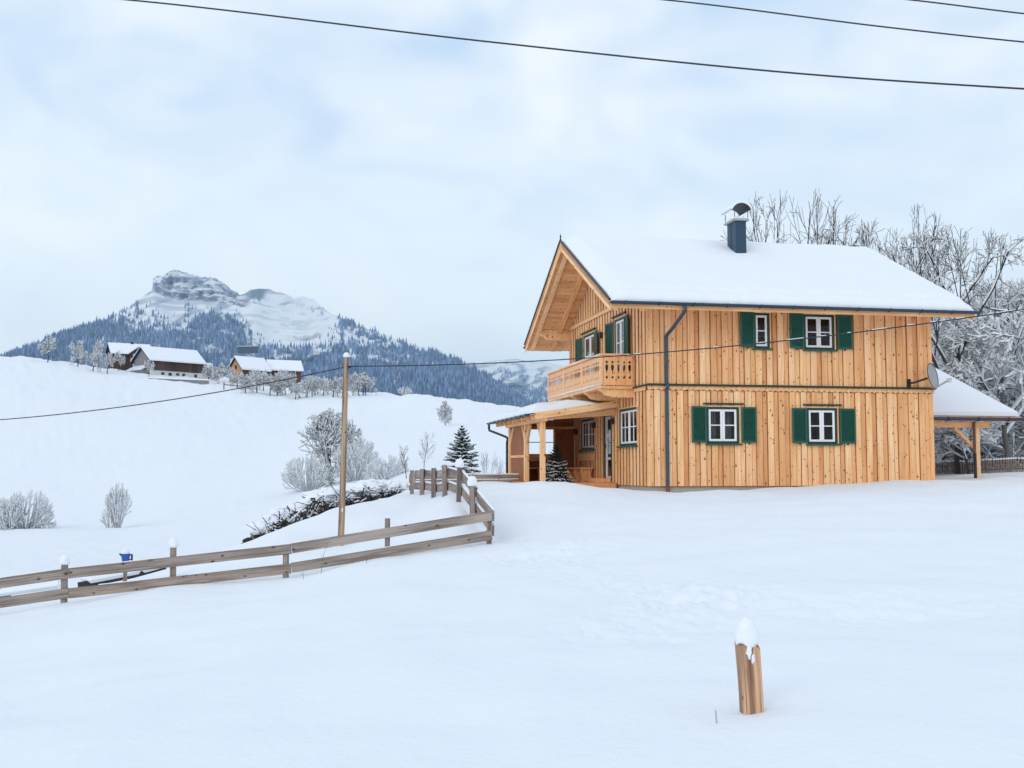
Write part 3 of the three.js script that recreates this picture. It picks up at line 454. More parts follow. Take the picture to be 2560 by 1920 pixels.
// roof: deck, soffit boards, rafters, purlins, barge boards, gutters
const roof = mesh('roof', (() => { const s = new THREE.Shape([[EZ, roofTop(EZ) - RT], [EZ, roofTop(EZ)], [RZ, RY], [-HW - EZ, roofTop(EZ)], [-HW - EZ, roofTop(EZ) - RT], [RZ, RY - RT]].map(p => new THREE.Vector2(...p))); const g = new THREE.ExtrudeGeometry(s, { depth: XB - XA, bevelEnabled: false }); // shape x = z
  zx(g, XA, 0, 0); return g; })(), larch[4], chalet);
const slopeL = Math.hypot(HW / 2 + EZ, (HW / 2 + EZ) * SL), sa = Math.atan(SL), NB = 38;
{
  const bw = slopeL / NB;
  const geos = Array.from({ length: 5 }, () => bx(XA + .02, -.06, -.018, 0, 0, bw - .006, .004, 0));
  const geosR = Array.from({ length: 3 }, () => bx(HL + .06, XB - .02, -.018, 0, 0, bw - .006, .004, 0));
  for (const back of [1, 0]) for (let k = 0; k < NB; k++) {
    const b = mesh('soffit_board', geos[k % 5], larch[Math.floor(hr() * 5)], roof), d = k * bw, sg = back ? -1 : 1, z = RZ + sg * (d + (back ? bw : 0)) * Math.cos(sa), y = RY - RT - .003 - (d + (back ? bw : 0)) * Math.sin(sa);
    b.position.set(0, y, z); b.rotation.x = back ? -sa : sa;
  }
  for (let k = 0; k < NB; k++) { const b = mesh('soffit_board', geosR[k % 3], larch[Math.floor(hr() * 4)], roof), d = k * bw; b.position.set(0, RY - RT - .003 - d * Math.sin(sa), RZ + d * Math.cos(sa)); b.rotation.x = sa; }
  const slopeBar = (x, w, h, drop, back, z0 = .1, z1 = slopeL - .25) => { const sg = back ? -1 : 1, a = V(x, RY - RT - drop - z0 * Math.sin(sa), RZ + sg * z0 * Math.cos(sa)), b = V(x, RY - RT - drop - z1 * Math.sin(sa), RZ + sg * z1 * Math.cos(sa)); return bar(a, b, w, h, .008); };
  for (const back of [1, 0]) for (const x of [-1.17, -.43]) mesh('rafter', slopeBar(x, .13, .15, .1, back), x < -1 ? larchPale : larch[1], roof);
  for (const back of [1, 0]) { mesh('barge_board', slopeBar(XA + .015, .03, .24, .0, back, 0, slopeL - .02), larchPale, roof); mesh('barge_board', slopeBar(XB - .015, .03, .22, .0, back, 0, slopeL - .02), larch[0], roof);
    mesh('verge_flashing', slopeBar(XA - .012, .05, .06, -RT - .02, back, 0, slopeL), M.black, roof); mesh('verge_flashing', slopeBar(XB + .012, .05, .05, -RT - .02, back, 0, slopeL), M.metal, roof); }
  // purlin ends under the overhang, the eave ones carved
  const carve = (y, z, len, dir) => { const s = new THREE.Shape(); s.moveTo(0, 0); s.lineTo(-len, 0); s.lineTo(-len, -.1); s.quadraticCurveTo(-len + .02, -.2, -len + .16, -.2); s.quadraticCurveTo(-len + .3, -.21, -len + .34, -.29); s.quadraticCurveTo(-len + .42, -.34, -len + .6, -.33); s.lineTo(0, -.33); s.closePath();
    const g = new THREE.ExtrudeGeometry(s, { depth: .18, bevelEnabled: true, bevelSize: .008, bevelThickness: .008, bevelSegments: 1, curveSegments: 5 }); g.translate(0, y, z - .09); return g; };
  mesh('purlin', carve(under(-HW + .1) + .02, -HW + .1, 1.24), larchPale, roof); mesh('purlin', carve(under(-.3) + .02, -.22, 1.0), larchPale, roof); mesh('purlin', carve(under(RZ) - .02, RZ, 1.24), larchPale, roof);
  mesh('purlin', [bx(HL, HL + .55, under(0) - .1, under(0) + .12, -.25, -.05, .008)], larch[0], roof);
  mesh('eave_board', [bx(XA + .02, XB - .02, roofTop(EZ) - RT - .03, roofTop(EZ) + .0, EZ + .002, EZ + .03, .004)], larch[1], roof);
  const gutter = (z, s) => { const L = XB - XA, prof = []; for (let i = 0; i <= 8; i++) { const a = Math.PI * (1 + i / 8); prof.push([Math.cos(a) * .075, Math.sin(a) * .075]); } for (let i = 8; i >= 0; i--) { const a = Math.PI * (1 + i / 8); prof.push([Math.cos(a) * .069, Math.sin(a) * .069]); }
    const sh = new THREE.Shape(prof.map(p => new THREE.Vector2(...p))), g = new THREE.ExtrudeGeometry(sh, { depth: L + .08, bevelEnabled: false }); zx(g, XA - .02, roofTop(EZ) - .03, z); return g; };
  const gu = mesh('gutter', gutter(EZ + .11), M.metal, roof); for (let k = 0; k < 11; k++) mesh('bracket', bx(XA + .35 + k * .93, XA + .385 + k * .93, roofTop(EZ) - .112, roofTop(EZ) - .02, EZ + .02, EZ + .19, .004), M.metal, gu);
  mesh('gutter', gutter(-HW - EZ - .11), M.black, roof);
  mesh('finial', new THREE.LatheGeometry([[.03, 0], [.03, .06], [.012, .09], [.03, .13], [.0, .24]].map(p => new THREE.Vector2(...p)), 8).translate(XA, RY + .0, RZ), M.black, roof);
}
{ // snow on the roof: front and back slopes as one rounded blanket with a crease above the eave
  const NX = 150, NT = 110, pos = [], idx = [], n = NX + 1, zA = EZ + .06, zB = -HW - EZ - .06, x0 = XA + .03, x1 = XB - .02;
  const top = (x, z) => {
    const de = Math.min(zA - z, z - zB), dx = Math.min((x - x0) * 1.1 + .02, (x1 - x) * 1.6 + .03), dr = Math.abs(z - RZ);
    const eav = de < 0 ? 0 : Math.pow(clamp(de / .14), .45), ver = Math.pow(clamp(dx / .5), .5);
    let th = .27 * eav * ver + .015 + fbm2(x * .5, z * .5, 3) * .045 * eav + n2(x * 2.3, z * 2.3) * .006;
    const cr = .42 + n2(x * 1.6, 3) * .05 + n2(x * 5, 8) * .02; th -= .05 * (1 - sst(0, .1, Math.abs(de - cr))) * sst(.1, .3, dx); th += .03 * (.5 + .5 * n2(x * 3.1, 5)) * (1 - sst(0, .16, Math.abs(de - cr - .14))); th -= .045 * (1 - sst(cr - .05, cr + .02, de)) * eav;
    const hy = RY - Math.sqrt((z - RZ) * (z - RZ) + .12) * SL + .346 * SL * .55;
    return Math.max(roofTop(z) + .012, (dr < 1.2 ? lerp(hy, roofTop(z), sst(0, 1.2, dr)) : roofTop(z)) + th);
  };
  for (let j = 0; j <= NT; j++) { const w = j / NT, z = zA + (zB - zA) * (w < .5 ? .5 * Math.pow(w * 2, 1.5) : 1 - .5 * Math.pow((1 - w) * 2, 1.5)); for (let i = 0; i <= NX; i++) { const q = i / NX, x = lerp(x0, x1, q < .1 ? q * q * 5 : q > .9 ? 1 - (1 - q) * (1 - q) * 5 : (q - .1) / .8 * .9 + .05); const e = n2(x * 2.1, z > RZ ? 1 : 7) * .02 + n2(x * 6.5, 3) * .008; pos.push(x, top(x, z), z + (j < 6 ? e : j > NT - 6 ? -e : 0)); } }
  for (let j = 0; j < NT; j++) for (let i = 0; i < NX; i++) { const a = j * n + i; idx.push(a, a + 1, a + n, a + 1, a + n + 1, a + n); }
  // outer skirt down to the deck
  const rim = []; for (let i = 0; i <= NX; i++) rim.push(i); for (let j = 1; j <= NT; j++) rim.push(j * n + NX); for (let i = NX - 1; i >= 0; i--) rim.push(NT * n + i); for (let j = NT - 1; j > 0; j--) rim.push(j * n);
  const b0 = pos.length / 3; for (const r of rim) { const z = clamp(pos[r * 3 + 2], zB, zA); pos.push(pos[r * 3], roofTop(z) + .002, z - Math.sign(z - RZ) * .03); }
  for (let k = 0; k < rim.length; k++) { const k2 = (k + 1) % rim.length; idx.push(rim[k], b0 + k, rim[k2], rim[k2], b0 + k, b0 + k2); }
  const g = new THREE.BufferGeometry(); g.setAttribute('position', new THREE.Float32BufferAttribute(pos, 3)); g.setIndex(idx); g.computeVertexNormals();
  mesh('snow_cover', g, M.snow, roof);
}
{ // chimney with arched cowl
  const x0 = 3.70, x1 = 4.04, z0 = -3.5, z1 = -2.83, yb = 6.7, yt = 7.97, c = mesh('chimney', [bx(x0, x1, yb - .4, yt, z0, z1, .006), bx(x0 - .012, x0 + .0, yb - .4, yt, z0 + .3, z0 + .32)], M.chimney, chalet);
  mesh('chimney_slab', bx(x0 - .08, x1 + .08, yt, yt + .05, z0 - .08, z1 + .08, .008), M.concrete, c);
  mesh('flue', new THREE.CylinderGeometry(.1, .1, .12, 16).translate((x0 + x1) / 2, yt + .11, (z0 + z1) / 2), M.black, c);
  for (const [a, b] of [[x0 - .04, z0 - .04], [x1 + .04, z0 - .04], [x0 - .04, z1 + .04], [x1 + .04, z1 + .04]]) mesh('strut', bx(a - .008, a + .008, yt + .05, yt + .33, b - .008, b + .008), M.black, c);
  const arc = (r0, r1, d0, d1) => { const s = new THREE.Shape(); s.absarc(0, 0, r1, .42, Math.PI - .42, false); s.absarc(0, 0, r0, Math.PI - .42, .42, true); const g = new THREE.ExtrudeGeometry(s, { depth: d1 - d0, bevelEnabled: false, curveSegments: 18 }); g.translate(0, 0, d0); return g; };
  const cx = (x0 + x1) / 2, R = .31, cy = yt + .33 - R * Math.sin(.42);
  mesh('cowl', arc(R, R + .012, z0 - .12, z1 + .12).translate(cx, cy, 0), M.black, c);
  const sn = arc(R + .013, R + .14, z0 - .11, z1 + .11), p = sn.attributes.position; for (let i = 0; i < p.count; i++) { const x = p.getX(i), y = p.getY(i), r = Math.hypot(x, y); if (r > R + .05) { const k = .45 + .55 * Math.pow(Math.max(0, y / r), 1.3); const rr = R + .013 + .09 * k; p.setX(i, x / r * rr); p.setY(i, y / r * rr); } } sn.computeVertexNormals();
  mesh('snow_cap', sn.translate(cx, cy, 0), M.snow, c); mesh('snow_cap', bx(x0 - .07, x1 + .07, yt + .052, yt + .1, z0 - .07, z1 + .07, .03), M.snow, c);
}
{ // downpipe with its swan neck
  const yE = roofTop(EZ) - .1, pts = [V(.6, yE, EZ + .11), V(.6, yE - .14, EZ + .09), V(.5, yE - .5, .55), V(.46, yE - .66, .16), V(.46, yE - .85, .115)];
  const d = mesh('downpipe', [tubePath(pts, .047, 10, 40), tubePath([V(.46, yE - .83, .115), V(.46, 2.8, .115), V(.46, 2.72, .175), V(.46, 2.6, .175), V(.46, 2.5, .115), V(.46, -.05, .115)], .047, 10, 60)], M.pipe, chalet);
  for (const y of [4.0, 3.2, 1.9, .9]) mesh('pipe_clip', new THREE.CylinderGeometry(.055, .055, .03, 12).translate(.46, y, .115), M.pipe, d);
  mesh('pipe_foot', new THREE.CylinderGeometry(.055, .055, .3, 12).translate(.46, -.17, .115), M.rust, d);
}
function lamp(z, y) { const l = mesh('wall_lamp', [bx(-.16, -.055, y - .09, y + .09, z - .06, z + .06, .01), bx(-.06, -.045, y - .04, y + .04, z - .04, z + .04)], M.black, chalet); return l; }
lamp(-4.4, 4.57); lamp(-5.3, 1.83); lamp(-3.2, 1.87); lamp(-7.6, 1.7);
// balcony
{
  const bxo = -1.0, zA = -1.13, zB = -7.66, y0 = 2.74, yr = 3.6;
  const b = mesh('balcony', [bx(bxo - .01, -.06, y0 - .06, y0 + .02, zB, zA, .004)], larch[1], chalet);
  mesh('edge_beam', [bx(bxo - .035, bxo + .06, y0 - .05, y0 + .06, zB - .02, zA + .03, .008)], larchBalc, b);
  mesh('handrail', [bx(bxo - .07, bxo + .08, yr, yr + .055, zB - .05, zA + .07, .01), bx(bxo + .08, -.05, yr, yr + .055, zA - .08, zA + .07, .01), bx(bxo + .08, -.05, yr, yr + .055, zB - .05, zB + .1, .01)], larchBalc, b);
  for (const z of [zA - .04, -3.24, -5.47, zB + .04]) mesh('post', bx(bxo - .045, bxo + .045, y0 + .06, yr, z - .05, z + .05, .008), larchBalc, b);
  mesh('post', bx(-.14, -.055, y0 + .02, yr, zA - .09, zA, .008), larchBalc, b);
  mesh('lower_rail', [bx(bxo + .0, bxo + .04, y0 + .13, y0 + .2, zB + .05, zA - .05), bx(bxo + .0, bxo + .04, yr - .12, yr - .03, zB + .05, zA - .05), bx(bxo + .05, -.06, yr - .12, yr - .03, zA - .04, zA - .0), bx(bxo + .05, -.06, y0 + .13, y0 + .2, zA - .04, zA - .0)], larchBalc, b);
  // fretted boards: cross, pendant drop and dot sawn through each
  const fret = (w, hs = 1, dep = .022) => { const h = yr - y0 - .03, s = new THREE.Shape(); s.moveTo(-w / 2, h); s.lineTo(-w / 2, .035); s.quadraticCurveTo(-w / 4, -.02, 0, .03); s.quadraticCurveTo(w / 4, -.02, w / 2, .035); s.lineTo(w / 2, h); s.closePath();
    const H = p => s.holes.push(p), c = new THREE.Path(), y = .66, k = .017, L = .042; c.moveTo(-k, y - L); [[k, y - L], [k, y - k], [L, y - k], [L, y + k], [k, y + k], [k, y + L], [-k, y + L], [-k, y + k], [-L, y + k], [-L, y - k], [-k, y - k]].forEach(p => c.lineTo(...p)); c.closePath(); H(c);
    const d = new THREE.Path(); d.moveTo(0, .3); d.quadraticCurveTo(.012, .36, .012, .4); d.quadraticCurveTo(.046, .46, .046, .53); d.quadraticCurveTo(.044, .585, 0, .6); d.quadraticCurveTo(-.044, .585, -.046, .53); d.quadraticCurveTo(-.046, .46, -.012, .4); d.quadraticCurveTo(-.012, .36, 0, .3); H(d);
    const o = new THREE.Path(); o.absarc(0, .235, .036, 0, Math.PI * 2, true); H(o);
    for (const q of s.holes) for (const cv of q.curves) for (const kk of ['v0', 'v1', 'v2']) if (cv[kk] && !cv[kk].wd) { cv[kk].x *= hs; cv[kk].wd = 1; }
    const g = new THREE.ExtrudeGeometry(s, { depth: dep, bevelEnabled: false, curveSegments: 5 }), uv = g.attributes.uv, ou = hr() * 5, ov = hr() * 5; for (let i = 0; i < uv.count; i++) uv.setXY(i, uv.getX(i) + ou, uv.getY(i) + ov); return g; };
  const fg = Array.from({ length: 4 }, () => fret(.165)), fo = Array.from({ length: 4 }, () => fret(.165, 1.6, .012)), bays = [[zA - .09, -3.19], [-3.29, -5.42], [-5.52, zB + .09]];
  for (const [a, c] of bays) { const n = Math.round((a - c) / .168), p = (a - c) / n; for (let i = 0; i < n; i++) { const m = mesh('fret_board', fo[i % 4], larchBalc, b); m.rotation.y = -Math.PI / 2; m.position.set(bxo + .0, y0 + .02, a - (i + .5) * p); } }
  for (let i = 0; i < 5; i++) { const m = mesh('fret_board', fg[(i + 1) % 4], larch[1], b); m.position.set(bxo + .14 + i * .166, y0 + .02, zA); }
  // carved joists
  const js = () => { const s = new THREE.Shape(); s.moveTo(.0, 0); s.lineTo(-.98, 0); s.lineTo(-.98, -.05); s.quadraticCurveTo(-.9, -.06, -.86, -.12); s.quadraticCurveTo(-.8, -.2, -.68, -.19); s.lineTo(-.6, -.22); s.lineTo(0, -.22); s.closePath(); return new THREE.ExtrudeGeometry(s, { depth: .14, bevelEnabled: true, bevelSize: .006, bevelThickness: .006, bevelSegments: 1, curveSegments: 5 }); };
  const jg = js(); for (const z of [-1.35, -2.9, -4.5, -6.1, -7.55]) { const m = mesh('joist', jg, larch[0], b); m.position.set(-.055, y0 - .065, z); }
  mesh('snow_cover', [lump(.03, .035, 3.1, 4, .2).translate(bxo - .05, y0 + .06, (zA + zB) / 2), lump(.05, .03, 2.6, 7, .3).translate(bxo, yr + .06, -4.9)], M.snow, b);
}
// porch
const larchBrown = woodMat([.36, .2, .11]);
{
  const xp = -2.24, zF = -3.11, zB = -7.98, dk = .06, rl = x => 2.36 + x * .155;      // underside of the rafters
  const p = mesh('porch', [bx(-2.45, -.056, dk - .16, dk, -8.1, -2.95, .006)], larch[6], chalet);
  for (const z of [zF, -5.41, zB]) mesh('post', bx(xp - .075, xp + .075, dk, 1.84, z - .075, z + .075, .012), larchPale, p);
  mesh('plate', bx(xp - .085, xp + .085, 1.84, 2.0, zB - .55, zF + .32, .012), larchPale, p);
  for (const [z, s] of [[zF, -1], [-5.41, 1], [-5.41, -1], [zB, 1]]) mesh('brace', bar(V(xp, 1.3, z + s * .07), V(xp, 1.82, z + s * .56), .09, .1, .008), larch[0], p);
  for (let k = 0; k < 9; k++) { const z = zF + .22 - k * .72; mesh('rafter', bar(V(-2.62, rl(-2.6) - .02, z), V(-.06, rl(-.06) - .02, z), .1, .13, .008), larch[k % 2], p); }
  mesh('verge_beam', bar(V(-2.55, rl(-2.55) + .01, zF + .36), V(-.06, rl(-.06) + .01, zF + .36), .05, .2, .006), larchPale, p);
  mesh('tie_beam', bar(V(xp, 1.98, zF), V(-.06, 2.14, zF), .14, .2, .01), larch[0], p);
  for (let k = 0; k < 16; k++) { const xa = -2.66 + k * .163; mesh('soffit_board', bar(V(xa + .08, rl(xa + .08) + .065, zB - 1.5), V(xa + .08, rl(xa + .08) + .065, zF + .38), .155, .02, .003), larch[k % 4], p); }
  const rf = mesh('porch_roof', [bar(V(-2.68, rl(-2.68) + .095, (zB + zF) / 2 - .6), V(-.05, rl(-.05) + .095, (zB + zF) / 2 - .6), 6.75, .03)], M.black, p);
  { // its snow
    const NX = 36, NZ = 90, pos = [], idx = [], n = NX + 1, xa = -2.7, xb = -.75, za = zF + .38, zb = zB - 1.55;
    for (let j = 0; j <= NZ; j++) { const w = j / NZ, z = lerp(za, zb, w < .5 ? .5 * Math.pow(w * 2, 1.4) : 1 - .5 * Math.pow((1 - w) * 2, 1.4)); for (let i = 0; i <= NX; i++) { const q = i / NX, x = lerp(xa, xb + .15 * n2(z * .8, 2), q * q * (3 - 2 * q)), ex = Math.pow(clamp((x - xa) / .22), .5) * Math.pow(clamp((xb + .1 - x) / .9), .8), ez = Math.pow(clamp(Math.min(za - z, z - zb) / .16), .5); pos.push(x, rl(x) + .112 + (.24 + .05 * n2(x, z)) * ex * ez, z); } }
    for (let j = 0; j < NZ; j++) for (let i = 0; i < NX; i++) { const a = j * n + i; idx.push(a, a + 1, a + n, a + 1, a + n + 1, a + n); }
    const g = new THREE.BufferGeometry(); g.setAttribute('position', new THREE.Float32BufferAttribute(pos, 3)); g.setIndex(idx); g.computeVertexNormals(); mesh('snow_cover', g, M.snow, rf);
  }
  const gp = []; for (let i = 0; i <= 6; i++) { const a = Math.PI * (1 + i / 6); gp.push(new THREE.Vector2(Math.cos(a) * .06, Math.sin(a) * .06)); } for (let i = 6; i >= 0; i--) { const a = Math.PI * (1 + i / 6); gp.push(new THREE.Vector2(Math.cos(a) * .055, Math.sin(a) * .055)); }
  const gu = mesh('gutter', new THREE.ExtrudeGeometry(new THREE.Shape(gp), { depth: za2() , bevelEnabled: false }).translate(-2.75, rl(-2.7) + .1, zB - 1.55), M.metal, rf); function za2() { return (zF + .38) - (zB - 1.55); }
  for (let k = 0; k < 9; k++) mesh('bracket', bx(-2.82, -2.68, rl(-2.7) + .03, rl(-2.7) + .104, zF + .2 - k * .72, zF + .235 - k * .72, .003), M.metal, gu);
  mesh('downpipe', tubePath([V(-2.75, rl(-2.7) + .04, zB - 1.3), V(-2.75, rl(-2.7) - .15, zB - 1.28), V(-2.66, 1.72, zB - 1.0), V(xp - .1, 1.5, zB - .12), V(xp - .11, 1.3, zB - .1), V(xp - .11, dk, zB - .1)], .04, 8, 40), M.black, p);
  // back wall with its window, and the boarded bay
  const wz = zB, hole = [-1.66, -.78, .93, 1.78];
  const bw = mesh('back_wall', [bx(xp, hole[0], dk, 2.05, wz - .03, wz + .0), bx(hole[1], -.06, dk, 2.2, wz - .03, wz), bx(hole[0], hole[1], dk, hole[2], wz - .03, wz), bx(hole[0], hole[1], hole[3], 2.1, wz - .03, wz)], larchDark, p);
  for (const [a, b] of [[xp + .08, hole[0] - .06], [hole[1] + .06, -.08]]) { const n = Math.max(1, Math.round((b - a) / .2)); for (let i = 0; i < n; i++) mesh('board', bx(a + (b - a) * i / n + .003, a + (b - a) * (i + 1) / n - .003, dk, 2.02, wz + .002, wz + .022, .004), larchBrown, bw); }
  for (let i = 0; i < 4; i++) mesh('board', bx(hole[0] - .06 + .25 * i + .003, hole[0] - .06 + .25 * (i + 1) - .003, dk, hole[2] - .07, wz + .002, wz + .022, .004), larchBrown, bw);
  mesh('batten', bx(xp + .08, -.08, 1.8, 1.88, wz + .003, wz + .06, .006), larch[1], bw);
  const wf = mesh('window', [bx(hole[0] - .05, hole[0], hole[2] - .05, hole[3], wz - .04, wz + .05), bx(hole[1], hole[1] + .05, hole[2] - .05, hole[3], wz - .04, wz + .05), bx(hole[0], hole[1], hole[2] - .05, hole[2], wz - .04, wz + .05)], larch[1], p);
  mesh('glazing_bar', bx(hole[0], hole[1], 1.335, 1.36, wz - .02, wz + .01), M.black, wf); mesh('pane', bx(hole[0], hole[1], hole[2], 1.335, wz - .012, wz - .008), M.glass, wf); mesh('pane', bx(hole[0], hole[1], 1.36, hole[3], wz - .012, wz - .008), M.glass, wf);
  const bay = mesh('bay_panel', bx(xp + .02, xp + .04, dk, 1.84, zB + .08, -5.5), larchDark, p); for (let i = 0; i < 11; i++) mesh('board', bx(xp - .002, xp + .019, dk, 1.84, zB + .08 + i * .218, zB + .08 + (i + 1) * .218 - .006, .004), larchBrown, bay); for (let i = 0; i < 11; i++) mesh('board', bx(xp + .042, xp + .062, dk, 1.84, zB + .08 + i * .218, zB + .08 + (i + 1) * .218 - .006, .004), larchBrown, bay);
  mesh('rail', [bx(xp - .035, xp - .003, .82, .9, zB + .08, -5.49), bx(xp + .063, xp + .09, .82, .9, zB + .08, -5.49)], larch[1], bay);
  mesh('step', [bx(-.5, -.06, dk, dk + .12, -4.45, -3.55, .01)], larch[1], p);
}
const HM = new THREE.Matrix4().makeRotationY(HTH).setPosition(3.683, HB, -30), inHouse = (x, y, z) => V(x, y, z).applyMatrix4(HM);
const profileX = (pts, d) => { const s = new THREE.Shape(); s.moveTo(...pts[0]); for (const q of pts.slice(1)) q.length > 2 ? s.quadraticCurveTo(...q) : s.lineTo(...q); return new THREE.ExtrudeGeometry(s, { depth: d, bevelEnabled: true, bevelSize: .005, bevelThickness: .005, bevelSegments: 1, curveSegments: 6 }); };
function bench(name, label, pos, turn, L) { // along x, backrest at z = 0, seat towards +z
  const t = thing(name, label, 'bench', pos, turn, undefined);
  mesh('seat', bx(0, L, .4, .445, .06, .48, .01), larch[5], t); mesh('backrest', bx(0, L, .66, .9, .01, .05, .012), larch[5], t);
  const leg = profileX([[.08, 0], [.44, 0], [.36, .08, .4, .16], [.46, .26, .44, .4], [.1, .4], [.08, .3, .14, .2], [.04, .1, .08, 0]], .045);
  for (const x of [.12, L / 2, L - .16]) { const m = mesh('leg', leg, larch[1], t); m.rotation.y = -Math.PI / 2; m.position.set(x + .045, 0, 0); }
  mesh('brace', [bx(.1, .15, .4, .88, .012, .06, .004).translate(0, 0, -.0), bx(L - .15, L - .1, .4, .88, .051, .08, .004)], larch[6], t); return t;
}
bench('bench', 'wooden bench with curved board legs against the gable wall under the porch window', inHouse(-.06, .06, -7.35), HTH - Math.PI / 2, 2.05);
bench('bench', 'wooden bench at the back of the porch below its snowy window', inHouse(-2.05, .06, -7.94), HTH, 1.3);
{ const t = thing('leaning_board', 'short tilted board leaning beside the little fir tree on the porch', 'board', inHouse(-1.25, .06, -3.75), HTH); mesh('plank', bar(V(-.1, .26, 0), V(.16, .02, .05), .14, .03, .005), larch[6], t); mesh('batten', bar(V(-.06, .24, .06), V(.02, .165, .08), .03, .03), larch[1], t); }
{ // satellite dish
  const t = thing('satellite_dish', 'grey satellite dish on a wall arm at the right end of the chalet front', 'satellite dish', inHouse(7.6, 2.86, .05), HTH);
  const f = V(.58, .16, .78).normalize(), up = V(0, 1, 0), s = up.clone().cross(f).normalize(), u2 = f.clone().cross(s), c = V(.42, .17, .42);
  const prof = []; for (let i = 0; i <= 12; i++) { const r = .36 * i / 12; prof.push(new THREE.Vector2(r, r * r * .55)); } for (let i = 12; i >= 0; i--) { const r = .362 * i / 12; prof.push(new THREE.Vector2(r, r * r * .55 - .012)); }
  const g = new THREE.LatheGeometry(prof, 40); g.scale(.92, 1, 1.0); g.applyMatrix4(new THREE.Matrix4().makeBasis(s, f, u2.clone().negate()).setPosition(c)); mesh('reflector', g, M.dish, t);
  const rim = new THREE.TorusGeometry(.36, .012, 6, 48); rim.scale(.92, 1, 1); rim.applyMatrix4(new THREE.Matrix4().makeBasis(s, u2, f).setPosition(c.clone().addScaledVector(f, .071))); mesh('rim', rim, std([.06, .06, .065], .6), t);
  mesh('wall_bracket', [bx(-.05, .05, -.12, .12, 0, .03), bar(V(0, 0, .02), V(0, .0, .3), .05, .05), bar(V(0, 0, .28), V(.34, .12, .40), .06, .06)], M.black, t);
  const foot = c.clone().addScaledVector(u2, -.36).addScaledVector(f, .03), end = c.clone().addScaledVector(f, .5).addScaledVector(u2, -.2);
  mesh('arm', bar(foot, end, .035, .045), M.dish, t); mesh('receiver', [new THREE.CylinderGeometry(.035, .045, .13, 12).applyMatrix4(new THREE.Matrix4().makeBasis(s, f, u2.clone().negate()).setPosition(end)), bx(-.03, .03, -.06, .06, -.03, .03).translate(end.x, end.y - .02, end.z)], M.lnb, t);
}
{ // carport behind the right corner
  const t = thing('carport', 'open timber carport with a snowy roof beside the right end of the chalet', 'carport', V(3.683, HB, -30), HTH);
  const xe = 13.28, z0 = -3.0, ye = 2.07, sl = .39, zr = -8.6, xw = 8.55, yr = ye + (z0 - zr) * sl;
  const slab = (dy0, dy1, zi, xi = 0) => { const s = new THREE.Shape([[z0 - zi, ye + dy0], [z0 - zi, ye + dy1], [zr, yr + dy1], [zr, yr + dy0]].map(p => new THREE.Vector2(...p))); const g = new THREE.ExtrudeGeometry(s, { depth: xe - xw - xi, bevelEnabled: dy1 > .2, bevelSize: .05, bevelThickness: .06, bevelSegments: 3 }); zx(g, xw, 0, 0); return g; };
  const back = (dy0, dy1) => { const s = new THREE.Shape([[zr, yr + dy0], [zr, yr + dy1], [zr - 5, yr - 5 * sl + dy1], [zr - 5, yr - 5 * sl + dy0]].map(p => new THREE.Vector2(...p))); const g = new THREE.ExtrudeGeometry(s, { depth: xe - xw, bevelEnabled: false }); zx(g, xw, 0, 0); return g; };
  const rf = mesh('roof', [slab(-.12, 0, 0), back(-.12, 0)], larch[1], t); mesh('snow_cover', [slab(.06, .2, .08, .06), back(.003, .25)], M.snow, rf);
  mesh('gutter', [bx(xw, xe + .06, ye - .1, ye + .01, z0 + .01, z0 + .13, .03)], std([.03, .04, .085], .5), rf); for (let k = 0; k < 4; k++) mesh('bracket', bx(9.6 + k * 1.05, 9.63 + k * 1.05, ye - .115, ye + .015, z0 + .0, z0 + .14), M.black, rf);
  mesh('plate', [bx(xw, 12.5, ye - .3, ye - .12, z0 - .6, z0 - .44, .01)], larch[0], t);
  for (const x of [12.02, 9.0]) { mesh('post', bx(x - .08, x + .08, -.1, ye - .3, z0 - .6, z0 - .44, .01), larchPale, t); mesh('brace', bar(V(x + (x > 10 ? -.07 : .07), ye - .95, z0 - .52), V(x + (x > 10 ? -.78 : .78), ye - .3, z0 - .52), .1, .1, .006), larch[1], t); }
  mesh('post', bx(12.0, 12.16, -.1, yr - .9, -7.6, -7.45), larch[2], t);
  mesh('downpipe', tubePath([V(11.86, ye - .1, z0 - .35), V(11.86, ye - .2, z0 - .38), V(11.86, .95, z0 - .38)], .045, 8, 12), std([.16, .07, .04], .6), t); mesh('downpipe', tubePath([V(11.86, .95, z0 - .38), V(11.86, .5, z0 - .38), V(11.86, -.2, z0 - .38)], .05, 8, 8), M.black, t);
}

